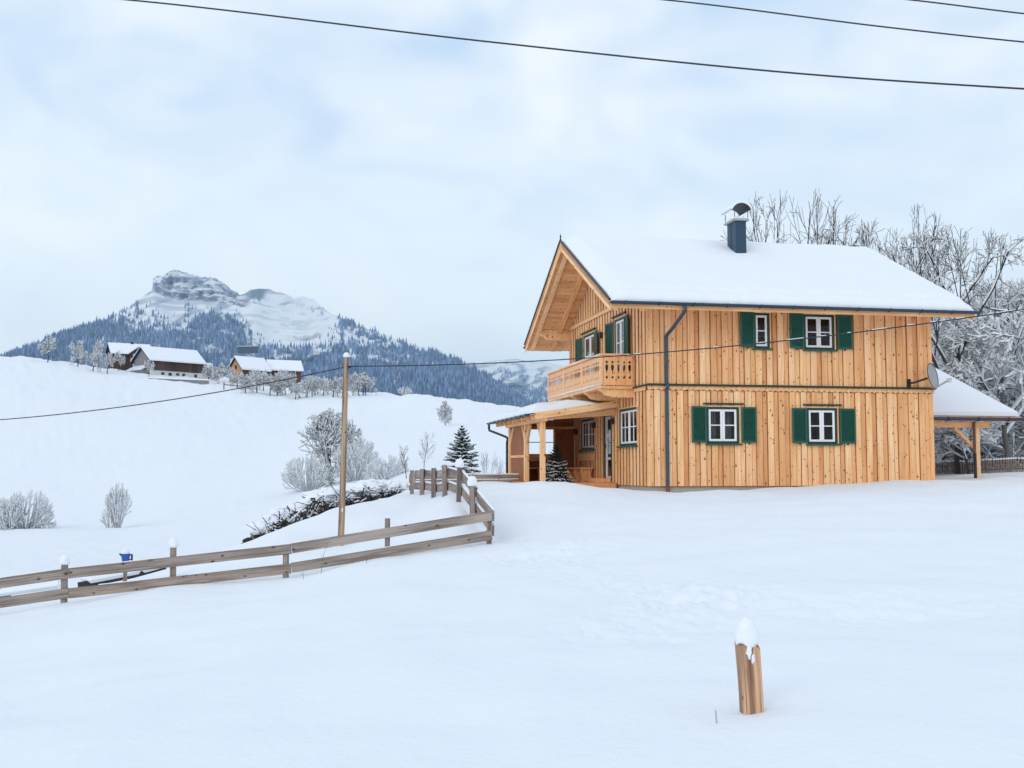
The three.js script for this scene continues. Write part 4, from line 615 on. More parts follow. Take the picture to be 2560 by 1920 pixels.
// ------------------------------------------------------------------ trees and shrubs
function growSegs(seed, o) {
  const r = RNG(seed), S = [], rv = k => V(r() - .5, r() - .5, r() - .5).multiplyScalar(k);
  const rec = (p, d, len, rad, l) => {
    const ns = o.seg[l], kids = o.kids[l] ?? 0, start = o.start?.[l] ?? .25; let tw = r() * 6.28;
    for (let i = 0; i < ns; i++) {
      d = d.clone().add(rv(o.wob[l])).add(V(0, o.trop[l] / ns, 0)).normalize(); const q = p.clone().addScaledVector(d, len / ns), r2 = Math.max(o.min, rad * (1 - .62 / ns));
      S.push([p, q, rad, r2, l]); p = q; rad = r2;
      if (l < o.levels && (i + 1) / ns >= start) for (let k = 0; k < kids; k++) {
        if (r() > (o.prob ?? .9)) continue; tw += 2.4 + (r() - .5) * .9;
        const an = o.ang[l] * (.75 + r() * .5), s = V(1, 0, 0); if (Math.abs(d.x) > .8) s.set(0, 0, 1); s.cross(d).normalize(); const t = d.clone().cross(s), c = d.clone().multiplyScalar(Math.cos(an)).addScaledVector(s, Math.sin(an) * Math.cos(tw)).addScaledVector(t, Math.sin(an) * Math.sin(tw));
        const along = (i + 1) / ns; rec(p, c.normalize(), len * o.ratio[l] * (.7 + r() * .6) * (o.crown ? o.crown(l, along) : 1.15 - .55 * along), Math.max(o.min, rad * o.thin), l + 1);
      }
    }
  };
  for (let s = 0; s < (o.stems || 1); s++) { const a = s * 2.4 + r(), ti = o.stems ? o.lean * (.3 + .9 * Math.sqrt((s + .5) / o.stems)) : (o.lean ?? 0); rec(V(Math.cos(a) * (o.base ?? 0) * r(), -.25, Math.sin(a) * (o.base ?? 0) * r()), V(Math.sin(ti) * Math.cos(a), Math.cos(ti), Math.sin(ti) * Math.sin(a)), (o.h + .25) * o.trunk * (o.stems ? .75 + r() * .35 : 1), o.r, 0); }
  const pc = (f, q) => { const v = S.map(f).sort((a, b) => a - b); return v[Math.min(v.length - 1, Math.floor(v.length * q))]; }, rad = s => Math.hypot(s[1].x, s[1].z);
  const k = o.h / pc(s => s[1].y, o.dome ? .9 : 1), kx = o.wide ? o.wide / pc(rad, o.dome ? .9 : 1) : k;
  for (const s of S) for (const q of [0, 1]) if (!s[q].done) { s[q].set(s[q].x * kx, s[q].y * k, s[q].z * kx); s[q].done = 1; }
  if (!o.dome) return S;
  // twigs end on a rounded, uneven outline
  const kept = new Set(S.filter(s => s[4] === 0).map(s => s[0])), yc = o.h * o.dome;
  return S.filter(s => { const p = s[1], e = 1 + .09 * Math.sin(p.x * 2.1 + p.z * 1.7) + .07 * Math.sin(p.x * 5.3 - p.y * 4.1), v = p.y > yc ? (p.y - yc) / (o.h - yc) : 0, ok = kept.has(s[0]) && v * v + Math.pow(Math.hypot(p.x, p.z) / o.wide, 2) < e; if (ok) kept.add(p); return ok; });
}
// snow lying along the upper side of the branches
function snowSegs(S, seed, frac, k, min, from = 1, maxUp = .93) {
  const r = RNG(seed), T = [];
  for (const [a, b, ra, rb, l] of S) { if (l < from || r() > frac) continue; const up = (b.y - a.y) / (a.distanceTo(b) || 1); if (Math.abs(up) > maxUp && r() > .25) continue; const sa = ra * k + min * (.6 + r() * .8), dy = ra + sa * .55; T.push([V(a.x, a.y + dy, a.z), V(b.x, b.y + dy * .9, b.z), sa, sa * .85]); }
  return T;
}
function bareTree(name, label, pos, seed, o, sn, cat = 'tree', group, turn = 0) {
  const S = growSegs(seed, o), t = thing(name, label, cat, pos, turn, group), cut = o.stems ? -1 : 0;
  if (cut === 0) { mesh('trunk', tubes(S.filter(s => s[4] === 0), 7, true), o.trunkMat ?? M.bark, t); }
  const w = mesh(o.stems ? 'stem' : 'branch', tubes(S.filter(s => s[4] > cut), 3), o.mat ?? M.bark, t);
  const sn2 = snowSegs(S, seed + 9, sn.frac, sn.k, sn.min, sn.from ?? 1, sn.maxUp); if (sn2.length) mesh('snow', tubes(sn2, 3), M.snowTwig, t);
  return t;
}
M.snowTwig = std([.86, .88, .90], .95);
const BIG = { levels: 4, seg: [7, 6, 5, 5, 4], kids: [2, 2, 2, 2], start: [.3, .25, .25, .2], ang: [.85, .72, .66, .62], ratio: [1.05, .66, .6, .58], wob: [.22, .3, .34, .38, .4], trop: [.05, .2, .1, .08, .06], trunk: .55, thin: .56, r: .2, min: .009, prob: .82 };
// large trees behind the chalet and on the slope to the right
const rightTrees = [ // u of the foot, depth, height, radius, seed, snow share, label
  [1965, 47, 12.9, 4.2, 401, .5, 'tall spreading bare tree rising right behind the chimney and roof ridge'],
  [2115, 50, 11.6, 4.4, 402, .8, 'snow-laden bare tree above the right half of the chalet roof'],
  [2292, 52, 12.3, 3.9, 403, .42, 'bare tree with sparse dark limbs above the sloping right verge of the roof'],
  [2395, 46, 10.4, 4.4, 404, .6, 'broad bare tree with a dark leaning trunk just beyond the right roof corner'],
  [2225, 58, 10.2, 4.0, 405, .6, 'thin frosted tree between the two taller bare trees behind the roof end'],
  [2520, 45, 6.6, 3.6, 406, 1, 'snow-covered tree with a pale mossy trunk behind the picket fence at right'],
  [2420, 44, 3.3, 2.0, 407, 1, 'low gnarled fruit tree seen through the open carport'],
  [2600, 50, 8.6, 4.2, 408, 1, 'snowy tree cut off by the right edge of the photo'],
  [2455, 57, 8.2, 4.2, 409, 1, 'snow-thick tree above the carport roof, behind the others'],
  [2352, 58, 7.2, 3.8, 410, 1, 'snow-thick tree showing between the chalet wall and the satellite dish'],
  [2550, 64, 9.4, 4.4, 411, 1, 'furthest snowy tree below the blue mountain at right'],
];
for (const [u, z, h, w, seed, fr, label] of rightTrees) bareTree('snowy_tree', label, onGround(u, z, -.1), seed, { ...BIG, h, wide: w, r: h * .02, trunkMat: seed === 406 ? M.barkPale : M.bark, start: seed === 407 ? [.35, .2, .2, .2] : BIG.start, dome: .62, prob: fr < .7 ? .63 : fr < .85 ? .68 : .8, min: h > 9 ? .009 : .008 }, { frac: fr, k: .9, min: fr > .85 ? .045 : .014 });
{ // undergrowth of the slope: one snowed-in mass of twigs
  const r = RNG(431), A = [], B = [];
  for (let k = 0; k < 190; k++) { const u = 2290 + r() * 420, z = 47 + r() * 38, p = onGround(u, z), S = growSegs(4400 + k, { levels: 2, seg: [4, 4, 3], kids: [3, 2], start: [.25, .2], ang: [.8, .8], ratio: [.7, .55], wob: [.3, .4, .5], trop: [.25, .2, .1], trunk: .8, thin: .6, r: .03, min: .012, stems: 6, lean: .8, base: .4, h: 1.6 + r() * 2.6 }); for (const s of S) { for (const q of [0, 1]) if (!s[q].mv) { s[q].add(p); s[q].mv = 1; } } A.push(...S); B.push(...snowSegs(S, k, .95, .9, .05, 0)); }
  const t = thing('thicket', 'snowed-in thicket of bushes covering the slope beyond the picket fence', 'thicket'); t.userData.kind = 'stuff';
  mesh('twig', tubes(A, 3), M.bark, t).userData.kind = 'stuff'; mesh('snow', tubes(B, 3), M.snowTwig, t).userData.kind = 'stuff';
}
// frosted tree and bushes below the farm hill
const at88 = (u, z) => onGround(u, z, -.05);
bareTree('frosted_tree', 'tall dark-limbed tree with frosted twigs directly behind the wooden pole', at88(828, 86), 501, { ...BIG, levels: 4, seg: [7, 5, 4, 3, 3], h: 5.75, wide: 2.8, r: .13, min: .014, start: [.12, .2, .2, .2], ang: [.6, .65, .65, .6], trop: [.1, .4, .25, .2, .1], dome: .4 }, { frac: .95, k: .9, min: .036 });
const BUSH = { levels: 2, seg: [7, 5, 4], kids: [1, 1], start: [.3, .4], ang: [.45, .55], ratio: [.55, .5], wob: [.16, .24, .3], trop: [.12, .2, .15], trunk: .85, thin: .6, r: .02, min: .006, stems: 30, lean: .9, base: .25, mat: M.twig, dome: .12 };
const bush = (name, label, u, z, seed, h, w, o = {}, sn = {}, group) => bareTree(name, label, onGround(u, z, -.03), seed, { ...BUSH, h, wide: w, ...o }, { frac: .75, k: .8, min: .009, from: 0, maxUp: 1.1, ...sn }, 'bush', group);
bush('frosted_bush', 'wide frosted bush at the left foot of the tree behind the pole', 772, 84, 511, 2.9, 2.1, { stems: 44, lean: 1.15 }, { frac: .95, min: .036 });
bush('frosted_bush', 'tall frosted bush at the right foot of the tree behind the pole', 890, 84, 512, 3.3, 2.1, { stems: 46, lean: 1.05 }, { frac: .92, min: .034 });
bush('frosted_bush', 'low rounded bush between the pole and the paddock fence', 968, 80, 513, 1.7, 1.7, { stems: 36, lean: 1.2 }, { frac: .95, min: .034 });
bush('frosted_bush', 'broad dome-shaped frosted bush near the left edge of the photo', 72, 70, 514, 2.5, 1.75, { stems: 48, lean: 1.2, trunk: .9, r: .026, min: .009 }, { frac: .95, min: .028 });
bush('frosted_bush', 'smaller frosted bush joined to the left side of the dome-shaped bush', 32, 69, 515, 2.2, 1.0, { stems: 18, lean: 1.0, r: .026, min: .009 }, { frac: .95, min: .028 });
bush('frosted_bush', 'frosted bush cut off by the left edge of the photo', -14, 70, 516, 2.3, 1.0, { stems: 18, lean: 1.0, r: .026, min: .009 }, { frac: .95, min: .028 });
bush('frosted_bush', 'upright frosted shrub standing alone in the snowfield above the fence', 300, 70, 517, 2.85, 1.0, { stems: 26, lean: .75, r: .026, min: .008 }, { frac: .95, min: .025 });
bush('frosted_bush', 'little low shrub touching the left foot of the lone upright shrub', 282, 70, 518, 1.55, .75, { stems: 16, lean: .95 }, { frac: .75, min: .009 });
bush('frosted_bush', 'leafy frosted bush alone on a ledge halfway up the white hill', 1113, 200, 519, 4.6, 1.9, { levels: 3, stems: 0, seg: [9, 5, 4, 3], kids: [3, 2, 2], dome: 0, start: [.05, .2, .2], ang: [1.1, .7, .7], ratio: [.5, .6, .6], trunk: 1, lean: 0, r: .08, min: .02, mat: M.twig, wob: [.06, .3, .4, .5], trop: [.1, .5, .3, .2], crown: (l, a) => l ? 1.1 - .5 * a : 1.25 - 1.05 * a }, { frac: .9, min: .05 });
bush('frosted_bush', 'tiny rounded bush on the skyline of the white hill', 1012, 296, 520, 2.6, 2.4, { levels: 2, stems: 10, lean: .9, r: .06, min: .05 }, { frac: .9, min: .08 });
for (const [u, z, h, w, seed, label] of [[1017, 75, 2.2, .7, 531, 'slim bare sapling just left of the paddock fence'], [1060, 78, 2.9, 1.0, 532, 'slender frosted young tree behind the paddock fence, left of the spruce']]) bareTree('young_tree', label, onGround(u, z), seed, { ...BIG, levels: 2, seg: [9, 6, 4], kids: [2, 2], h, wide: w, r: .03, min: .007, ang: [.6, .6], trunk: .9, ratio: [.5, .5] }, { frac: .8, k: .8, min: .01 });
for (const [u, z, h, w, seed, label] of [[1217, 72, 2.0, .9, 541, 'thin bare shrub right of the snowy spruce'], [1268, 60, 2.3, .9, 542, 'thin bare shrub at the left side of the porch']]) bush('bare_shrub', label, u, z, seed, h, w, { stems: 7, lean: .6, levels: 2, r: .016, min: .007 }, { frac: .5, min: .007 });

// conifers: whorls of drooping boughs made of small needle sprays, snow on their upper sides
function conifer(name, label, cat, pos, seed, h, R, tiers, snow, opt = {}) {
  const r = RNG(seed), t = thing(name, label, cat, pos), need = [], sn = [], tr = [[V(0, -.1, 0), V(0, h * .97, 0), h * .018 + .01, .006]];
  for (let k = 0; k < tiers; k++) {
    const f = k / (tiers - 1), y = h * (.06 + .92 * f), L = R * Math.pow(1 - f, .85) * (.9 + r() * .2) + R * .05, n = Math.round(5 + 6 * (1 - f));
    for (let i = 0; i < n; i++) {
      const a = i / n * 6.283 + k * 1.3 + r() * .5, l = L * (.72 + r() * .42), el = lerp(-.25, .7, f) + (r() - .5) * .25, d = V(Math.cos(a) * Math.cos(el), Math.sin(el), Math.sin(a) * Math.cos(el)), s = V(-Math.sin(a), 0, Math.cos(a)), p0 = V(0, y, 0), e = p0.clone().addScaledVector(d, l);
      tr.push([p0, e, .006 + h * .003, .003]);
      const m = opt.sprays ?? 6; for (let q = 0; q < m; q++) { const g = (q + .6) / m, c = p0.clone().addScaledVector(d, l * g), w = l * .34 * (1.15 - g) + h * .012; for (const sg of [-1, 1]) { const b = c.clone().addScaledVector(d, w * .7).addScaledVector(s, sg * w * (.8 + r() * .3)).add(V(0, -w * .22 + (r() - .5) * w * .3, 0)), wd = h * (opt.needle ?? .011); need.push([c, b, wd, wd * .35]); if (r() < snow * (.35 + .9 * g) && (!opt.snowTop || y < h * opt.snowTop)) sn.push([c.clone().lerp(b, .15).add(V(0, wd * 1.0, 0)), b.clone().add(V(0, wd * .8, 0)), wd * 1.05, wd * .7]); } }
      need.push([e.clone().addScaledVector(d, -l * .15), e.clone().addScaledVector(d, h * .02), h * .009, h * .003]); if (r() < snow && !opt.snowTop) sn.push([e.clone().addScaledVector(d, -l * .2).add(V(0, h * .009, 0)), e.clone().add(V(0, h * .008, 0)), h * .012, h * .008]);
    }
  }
  mesh('trunk', tubes(tr, 4), M.bark, t); mesh('needles', tubes(need, 4), M.fir, t); if (sn.length) mesh('snow', tubes(sn, 4), M.snowTwig, t); return t;
}
conifer('spruce', 'single dark spruce dusted with snow behind the paddock fence left of the porch', 'spruce', onGround(1155, 74, -.1), 601, 3.45, 1.5, 15, .75);
conifer('spruce', 'small snowy spruce standing above the thicket under the right mountain', 'spruce', onGround(2486, 66, -.1), 602, 8.0, 2.0, 16, .9, { sprays: 4, needle: .012 });
conifer('fir_tree', 'small green fir with snow on its lower boughs standing on the porch edge', 'fir tree', inHouse(-1.72, .06, -3.55), 603, 1.16, .5, 14, .55, { snowTop: .5, needle: .013 });

// orchard on the hill: three grown trees and their copies
const protoO = [701, 702, 703, 704, 705, 706].map(s => growSegs(s, { levels: 3, seg: [4, 5, 4, 3], kids: [2, 3, 2], start: [.4, .2, .2], ang: [.95, .8, .7], ratio: [1.0, .6, .55], wob: [.35, .35, .45, .5], trop: [.2, .15, .0, -.1], trunk: .6, thin: .6, r: .16, min: .03, h: 5, wide: 2.6 }));
let protoT = [];
function orchardTree(u, py, z, h, w, label, group, i) {
  const p = at(u, py, z); p.y = Math.min(p.y, groundY(p.x, p.z) + .4); p.y = groundY(p.x, p.z) - .1; const k = i % 6; let t;
  if (!protoT[k]) { const S = protoO[k]; t = thing('orchard_tree', label, 'fruit tree', p, 0, group); mesh('trunk', tubes(S.filter(s => s[4] < 1), 5), M.bark, t); mesh('branch', tubes(S.filter(s => s[4] > 0), 3), M.barkPale, t); mesh('snow', tubes(snowSegs(S, 71 + k, .75, .9, .055, 1, 1.2), 3), M.snowTwig, t); protoT[k] = t; }
  else { t = protoT[k].clone(); t.name = numbered('orchard_tree'); scene.add(t); t.position.copy(p); t.userData = { label, category: 'fruit tree' }; if (group) t.userData.group = group; }
  t.rotation.y = i * 1.7; t.scale.set(w / 5.2, h / 5, w / 5.2); return t;
}
const px2m = (n, z) => n * z / F;
const NTH = 'first second third fourth fifth sixth seventh eighth ninth tenth eleventh twelfth thirteenth fourteenth fifteenth sixteenth seventeenth eighteenth nineteenth twentieth twenty-first twenty-second twenty-third last'.split(' ');
[[119, 916, 318, 70, 54, 'leftmost frosted fruit tree on the hill crest'], [194, 922, 316, 65, 48, 'second frosted fruit tree from the left on the hill crest'], [210, 919, 330, 38, 30, 'small frosted fruit tree half hidden behind the second one on the crest'], [232, 927, 312, 50, 52, 'frosted fruit tree with a bent trunk in the middle of the crest row'], [247, 923, 328, 76, 36, 'tallest narrow frosted tree left of the farmhouse'], [268, 928, 312, 52, 44, 'frosted fruit tree just left of the farmhouse gable'], [297, 923, 322, 52, 40, 'dark-trunked frosted fruit tree in front of the farmhouse'], [373, 941, 312, 44, 34, 'small frosted tree against the grey gable of the barn'], [545, 942, 318, 54, 66, 'large frosted tree between the barn and the orange-gabled house'], [522, 940, 326, 46, 40, 'frosted tree touching the right end of the barn'], [575, 944, 322, 46, 40, 'frosted tree at the left corner of the orange-gabled house'], [700, 950, 330, 50, 46, 'frosted tree before the right-hand farm roof'], [940, 996, 300, 20, 16, 'tiny lone fruit tree to the right of the orchard']]
  .forEach(([u, py, z, h, w, l], i) => orchardTree(u, py, z, px2m(h, z), px2m(w, z), l, undefined, i));
[[255, 485], [315, 490], [360, 490], [395, 470], [440, 465], [485, 500], [535, 518], [557, 500], [590, 480], [630, 475], [660, 470], [688, 475], [740, 470], [775, 500], [797, 522], [850, 490], [885, 505], [918, 522], [950, 520], [985, 508], [1055, 528], [1100, 538], [1127, 530], [1145, 528]].forEach(([a, b], i) => { const r = RNG(900 + i), z = 288 + r() * 22; orchardTree(500 + a * .36166, 800 + b * .36166, z, px2m(36 + r() * 26, z), px2m(40 + r() * 26, z), `${NTH[i]} frosted fruit tree from the left in the orchard row below the farm`, 'frosted fruit trees of the orchard below the farm', i + 1); });

// ------------------------------------------------------------------ farm on the hill
// a gabled building in its own frame: x along the ridge, z towards the viewer
function gabled(name, label, cat, pos, turn, o) {
  const t = thing(name, label, cat, pos, turn), { L, W, hw, rise, ov = .8, st = .45 } = o;
  const s = new THREE.Shape([[0, -2], [W, -2], [W, hw], [W / 2, hw + rise], [0, hw]].map(p => new THREE.Vector2(...p))), g = new THREE.ExtrudeGeometry(s, { depth: L, bevelEnabled: false }); zx(g, 0, 0, -W);
  mesh('wall', g, o.wall, t);
  const sl = rise / (W / 2), rs = (a, b, e) => { const f = z => hw + rise - Math.abs(z - W / 2) * sl; const q = new THREE.Shape([[-e, f(-e) + a], [W / 2, hw + rise + a], [W + e, f(-e) + a], [W + e, f(-e) + b], [W / 2, hw + rise + b], [-e, f(-e) + b]].map(p => new THREE.Vector2(...p))), gg = new THREE.ExtrudeGeometry(q, { depth: L + 2 * (e - .05 * (a > .1 ? 1 : 0)), bevelEnabled: false }); return zx(gg, -e + (a > .1 ? .05 : 0), 0, -W); };
  const rf = mesh('roof', rs(.005, .18, ov), M.farmDark, t); mesh('snow_cover', rs(.185, .185 + st, ov - .06), M.snow, rf);
  return t;
}
{ // barn
  const t = gabled('barn', 'long old barn with dark boarding over a whitewashed ground floor', 'barn', at(376, 937, 323), .82, { L: 17, W: 9.5, hw: 4.6, rise: 3.6, wall: M.farmGrey, ov: .9 });
  mesh('plaster', bx(-.05, 18.05, -1.9, 1.5, -.3, .12), M.farmWhite, t);
  const bd = mesh('boarding', bx(.2, 18.1, 1.5, 4.55, .0, .2), M.farmBrown, t); const r = RNG(81); const gs = [.9, 1.1].map(w => bx(-w / 2, w / 2, 1.45, 4.5, .2, .3)), ms = [M.farmBrown, std([.1, .055, .04], .9), std([.045, .03, .028], .9)];
  for (let i = 0; i < 18; i++) { const b = mesh('board', gs[i % 2], ms[Math.floor(r() * 3)], bd); b.position.x = .7 + i; }
  for (const x of [3.4, 8.2, 10.2, 14.2, 15.8]) mesh('window', bx(x, x + .9, .1, .95, .12, .2), M.black, t); mesh('door', bx(5.7, 6.7, -1.2, .95, .12, .2), M.farmDark, t);
  mesh('annex', bx(15, 18.3, -1.9, 1.35, .12, .9), M.farmWhite, t);
  const lt = mesh('lean_to', xf(bx(-2.2, 0, -1.9, 1.6, -8.8, -1.4), [0, 0, 0]), M.farmGrey, t); mesh('snow_cover', bar(V(-2.7, 1.5, -5), V(0, 2.9, -5), 8.2, .4), M.snow, lt);
}
{ // farmhouse with cross gable
  const t = gabled('farmhouse', 'brown timber farmhouse with a balconied cross gable behind the barn', 'house', at(280, 915, 348), .5, { L: 11.5, W: 9, hw: 4.2, rise: 3.0, wall: M.farmBrown });
  const cg = mesh('cross_gable', (() => { const s = new THREE.Shape([[0, -2], [5, -2], [5, 4.3], [2.5, 6.2], [0, 4.3]].map(p => new THREE.Vector2(...p))); return new THREE.ExtrudeGeometry(s, { depth: 3.4, bevelEnabled: false }).translate(5.2, 0, -.9); })(), M.farmBrown, t);
  const s2 = new THREE.Shape([[-.7, 3.95], [2.5, 6.35], [5.7, 3.95], [5.7, 4.45], [2.5, 6.9], [-.7, 4.45]].map(p => new THREE.Vector2(...p))); mesh('snow_cover', new THREE.ExtrudeGeometry(s2, { depth: 4.6, bevelEnabled: false }).translate(5.2, 0, -1.2), M.snow, cg);
  mesh('balcony', bx(5.0, 10.4, 1.5, 2.5, 2.5, 3.2), M.farmOrange, t); mesh('balcony_post', [bx(5.3, 5.5, -2, 4.3, 2.6, 2.8), bx(9.9, 10.1, -2, 4.3, 2.6, 2.8), bx(7.6, 7.8, -2, 4.3, 2.6, 2.75)], M.farmDark, t);
  for (const x of [5.75, 6.95, 8.3, 9.1]) { mesh('window', bx(x, x + .8, 2.75, 3.9, 2.5, 2.58), std([.4, .44, .52], .5), t); mesh('window', bx(x, x + .75, -.6, .7, 2.5, 2.58), std([.4, .44, .52], .5), t); }
  mesh('chimney', bx(6.2, 7.0, 6.6, 8.3, -5, -4.2), M.farmDark, t);
}
{ const t = gabled('orange_gable_house', 'farm building with a bright orange boarded gable right of the barn', 'house', at(606, 934, 332), .85, { L: 9.5, W: 6.6, hw: 1.6, rise: 3.3, wall: M.farmOrange, ov: .7, st: .5 }); mesh('window', bx(-.08, -.005, 1.5, 2.6, -3.9, -2.9), M.farmDark, t); mesh('side_wall', bx(.1, 9.4, -2, 1.5, .003, .1), M.farmRed, t); }
gabled('red_farm_building', 'dark red farm building with a wide snow roof behind the orchard', 'farm building', at(676, 936, 342), .4, { L: 9.4, W: 6.5, hw: 1.6, rise: 2.6, wall: M.farmRed, ov: .8, st: .5 });
gabled('red_shed', 'small dark red shed tucked behind the right end of the barn', 'shed', at(499, 938, 338), .7, { L: 4.2, W: 4, hw: 1.8, rise: 1.7, wall: M.farmRed, ov: .5 });
{ const a = at(371, 952, 306), b = at(522, 958, 309), t = thing('retaining_wall', 'long low grey retaining wall in the snow in front of the barn', 'wall', a); const d = b.clone().sub(a); mesh('wall', bar(V(0, .1, 0), d.clone().add(V(0, .1, 0)), 1, 1.1), M.farmGrey, t); mesh('snow_cover', bar(V(0, .86, -.1), d.clone().add(V(0, .86, -.1)), 1.5, .35), M.snow, t); }
{ const p = at(560, 958, 300); p.y = groundY(p.x, p.z) - .3; const t = thing('marker_post', 'thin dark post standing alone in the snow below the farm', 'post', p); mesh('post', bx(-.1, .1, 0, 2.4, -.1, .1), M.farmDark, t); mesh('rail', bar(V(0, 1.6, 0), V(5, 1.2, -1), .14, .2), M.farmDark, t); }

// ------------------------------------------------------------------ fences, pole, cables, pile, small things
const fr = RNG(515);
function fencePost(parent, p, h, w, mat, cap, extra = .5) {
  const m = mesh('post', bx(-w / 2, w / 2, -extra, h, -w / 2, w / 2, .008), mat, parent); m.position.copy(p); m.rotation.y = (fr() - .5) * .3; m.rotation.z = (fr() - .5) * .05;
  if (cap) { const c = mesh('snow_cap', lump(cap * .62, cap * 1.1, cap * .62, fr() * 50, .12, .2).translate(0, h + .0, 0), M.snow, m); } return m;
}
const rel = (a, b) => a.clone().sub(b);
{ // long two-rail fence across the foreground slope
  const pts = [[-100, 18.1], [173, 18.3], [441, 18.5], [720, 18.7], [971, 18.85], [1223, 19]].map(([u, z]) => onGround(u, z)), o = pts[3];
  const t = thing('rail_fence', 'long weathered two-rail wooden fence running down the snow slope at left', 'fence', o);
  pts.forEach((p, i) => fencePost(t, rel(p, o), i === 5 ? .52 : i === 0 ? .5 : i === 3 ? .545 : .63, .085, greyWood[i % 3], i === 1 || i === 2 ? .13 : i === 4 ? .05 : 0));
  for (const [y, nm] of [[.47, 0], [.15, 1]]) for (const [i, j] of [[0, 1], [1, 3], [3, 5]]) {
    const a = rel(pts[i], o), b = rel(pts[j], o), d = b.clone().sub(a).normalize(), off = V(0, 0, .068 + .002 * i);
    a.y += y + (fr() - .5) * .015; b.y += y + (fr() - .5) * .015; const A = a.add(off).addScaledVector(d, i === 0 ? -.6 : i === 3 ? .006 : -.0), B = b.add(off).addScaledVector(d, j === 5 ? .05 : j === 3 ? .1 : .1); if (i === 3) A.addScaledVector(d, .102); if (i === 1) A.addScaledVector(d, .102);
    const m = mesh('rail', bar(A, B, .03, .165, .005), greyWood[(i + nm) % 3], t);
    const L = A.distanceTo(B), S = []; for (let k = 0; k < 4; k++) { const q = fr(), l = .2 + fr() * .5; S.push([A.clone().lerp(B, clamp(q - l / L / 2)).add(V(0, .085, 0)), A.clone().lerp(B, clamp(q + l / L / 2)).add(V(0, .085, 0)), .012, .008]); } mesh('snow', tubes(S, 5), M.snow, m);
  }
}
{ // paddock fence climbing away from its corner, then turning to the porch
  const pts = [[1223, 19.05], [1183, 20.9], [1147, 22.5], [1113, 24], [1085, 25.5], [1056, 27], [1031, 28.5]].map(([u, z]) => onGround(u, z)), o = pts[3];
  const t = thing('paddock_fence', 'weathered plank fence climbing in a curve up the mound towards the porch', 'fence', o);
  pts.forEach((p, i) => i && fencePost(t, rel(p, o), [.6, .66, .7, .66, .66, .62, .6][i], .1, greyWood[1], i < 3 ? .15 : .06));
  for (let i = 0; i < 6; i++) for (const [y, w] of [[i ? .5 : .45, .17], [.2, .17]]) { const a = rel(pts[i], o), b = rel(pts[i + 1], o); a.add(V(.075, y, -.02)); b.add(V(.075, y, -.02)); const m = mesh('rail', bar(a, b, .03, w, .005), greyWood[(i + (y > .3 ? 0 : 2)) % 3], t); mesh('snow', bar(a.clone().add(V(.01, w / 2 + .02, 0)), b.clone().add(V(.01, w / 2 + .02, 0)), .05, .045, .02), M.snow, m); }
  const q = [[1028, 30.5], [1040, 35.5], [1110, 35.8], [1182, 36], [1247, 36.1], [1300, 36.2]].map(([u, z]) => onGround(u, z)), o2 = q[2];
  const t2 = thing('plank_fence', 'low plank fence behind the mound running to the left side of the porch', 'fence', o2);
  q.forEach((p, i) => { const y = at(1150, i > 3 ? 1190 : 1184, 36).y; fencePost(t2, rel(p, o2), Math.max(.35, y - p.y + .02), .1, greyWood[1], .05); });
  for (let i = 1; i < 5; i++) for (const py of [1193, 1206]) { const a = rel(q[i], o2), b = rel(q[i + 1], o2); a.y = at(1100, py, 36).y - o2.y; b.y = a.y + (fr() - .5) * .03; a.z += .07; b.z += .07; const m = mesh('rail', bar(a, b, .03, .17, .005), greyWood[(i + 1) % 3], t2); mesh('snow', bar(a.clone().add(V(0, .1, 0)), b.clone().add(V(0, .1, 0)), .05, .05, .02), M.snow, m); }
}
{ // rails of a lower fence, half drowned in snow beyond the first
  const rows = [[[-20, 1497, 20.2], [142, 1474, 20.5]], [[-30, 1480, 21.3], [114, 1459, 21.6]], [[195, 1464, 21.2], [330, 1438, 21.8], [414, 1415, 22.2]]];
  const t = thing('buried_fence', 'dark snow-laden rails of a second fence half buried behind the first', 'fence', onGround(200, 22.8));
  for (const R of rows) for (let i = 0; i < R.length - 1; i++) { const [a, b] = [R[i], R[i + 1]].map(q => rel(at(...q), t.position)); const m = mesh('rail', bar(a, b, .05, .12, .006), M.bark, t); mesh('snow', bar(a.clone().add(V(0, .09, -.26)), b.clone().add(V(0, .09, -.26)), .66, .13, .06), M.snow, m); }
}
{ // blue jug on a post
  const p = at(314, 1393, 20.6), t = thing('blue_can', 'small blue can with a snow cap and a handle standing behind the long fence', 'can', p);
  mesh('body', new THREE.LatheGeometry([[.0, -.08], [.062, -.08], [.066, -.05], [.08, .05], [.088, .065], [.075, .065], [0, .05]].map(q => new THREE.Vector2(...q)), 20), M.blue, t);
  mesh('spout', [bar(V(-.07, .02, 0), V(-.115, .065, 0), .03, .025, .005)], M.blue, t); mesh('handle', bx(.098, .13, -.06, .06, -.015, .015, .008), M.black, t); mesh('handle_clip', [bx(.07, .1, .03, .05, -.012, .012), bx(.06, .1, -.05, -.03, -.012, .012)], M.black, t);
  mesh('snow_cap', lump(.07, .1, .07, 3, .12, .2).translate(0, .06, 0), M.snow, t); mesh('stake', bx(-.03, .03, -.9, -.081, -.03, .03, .005), greyWood[1], t);
}
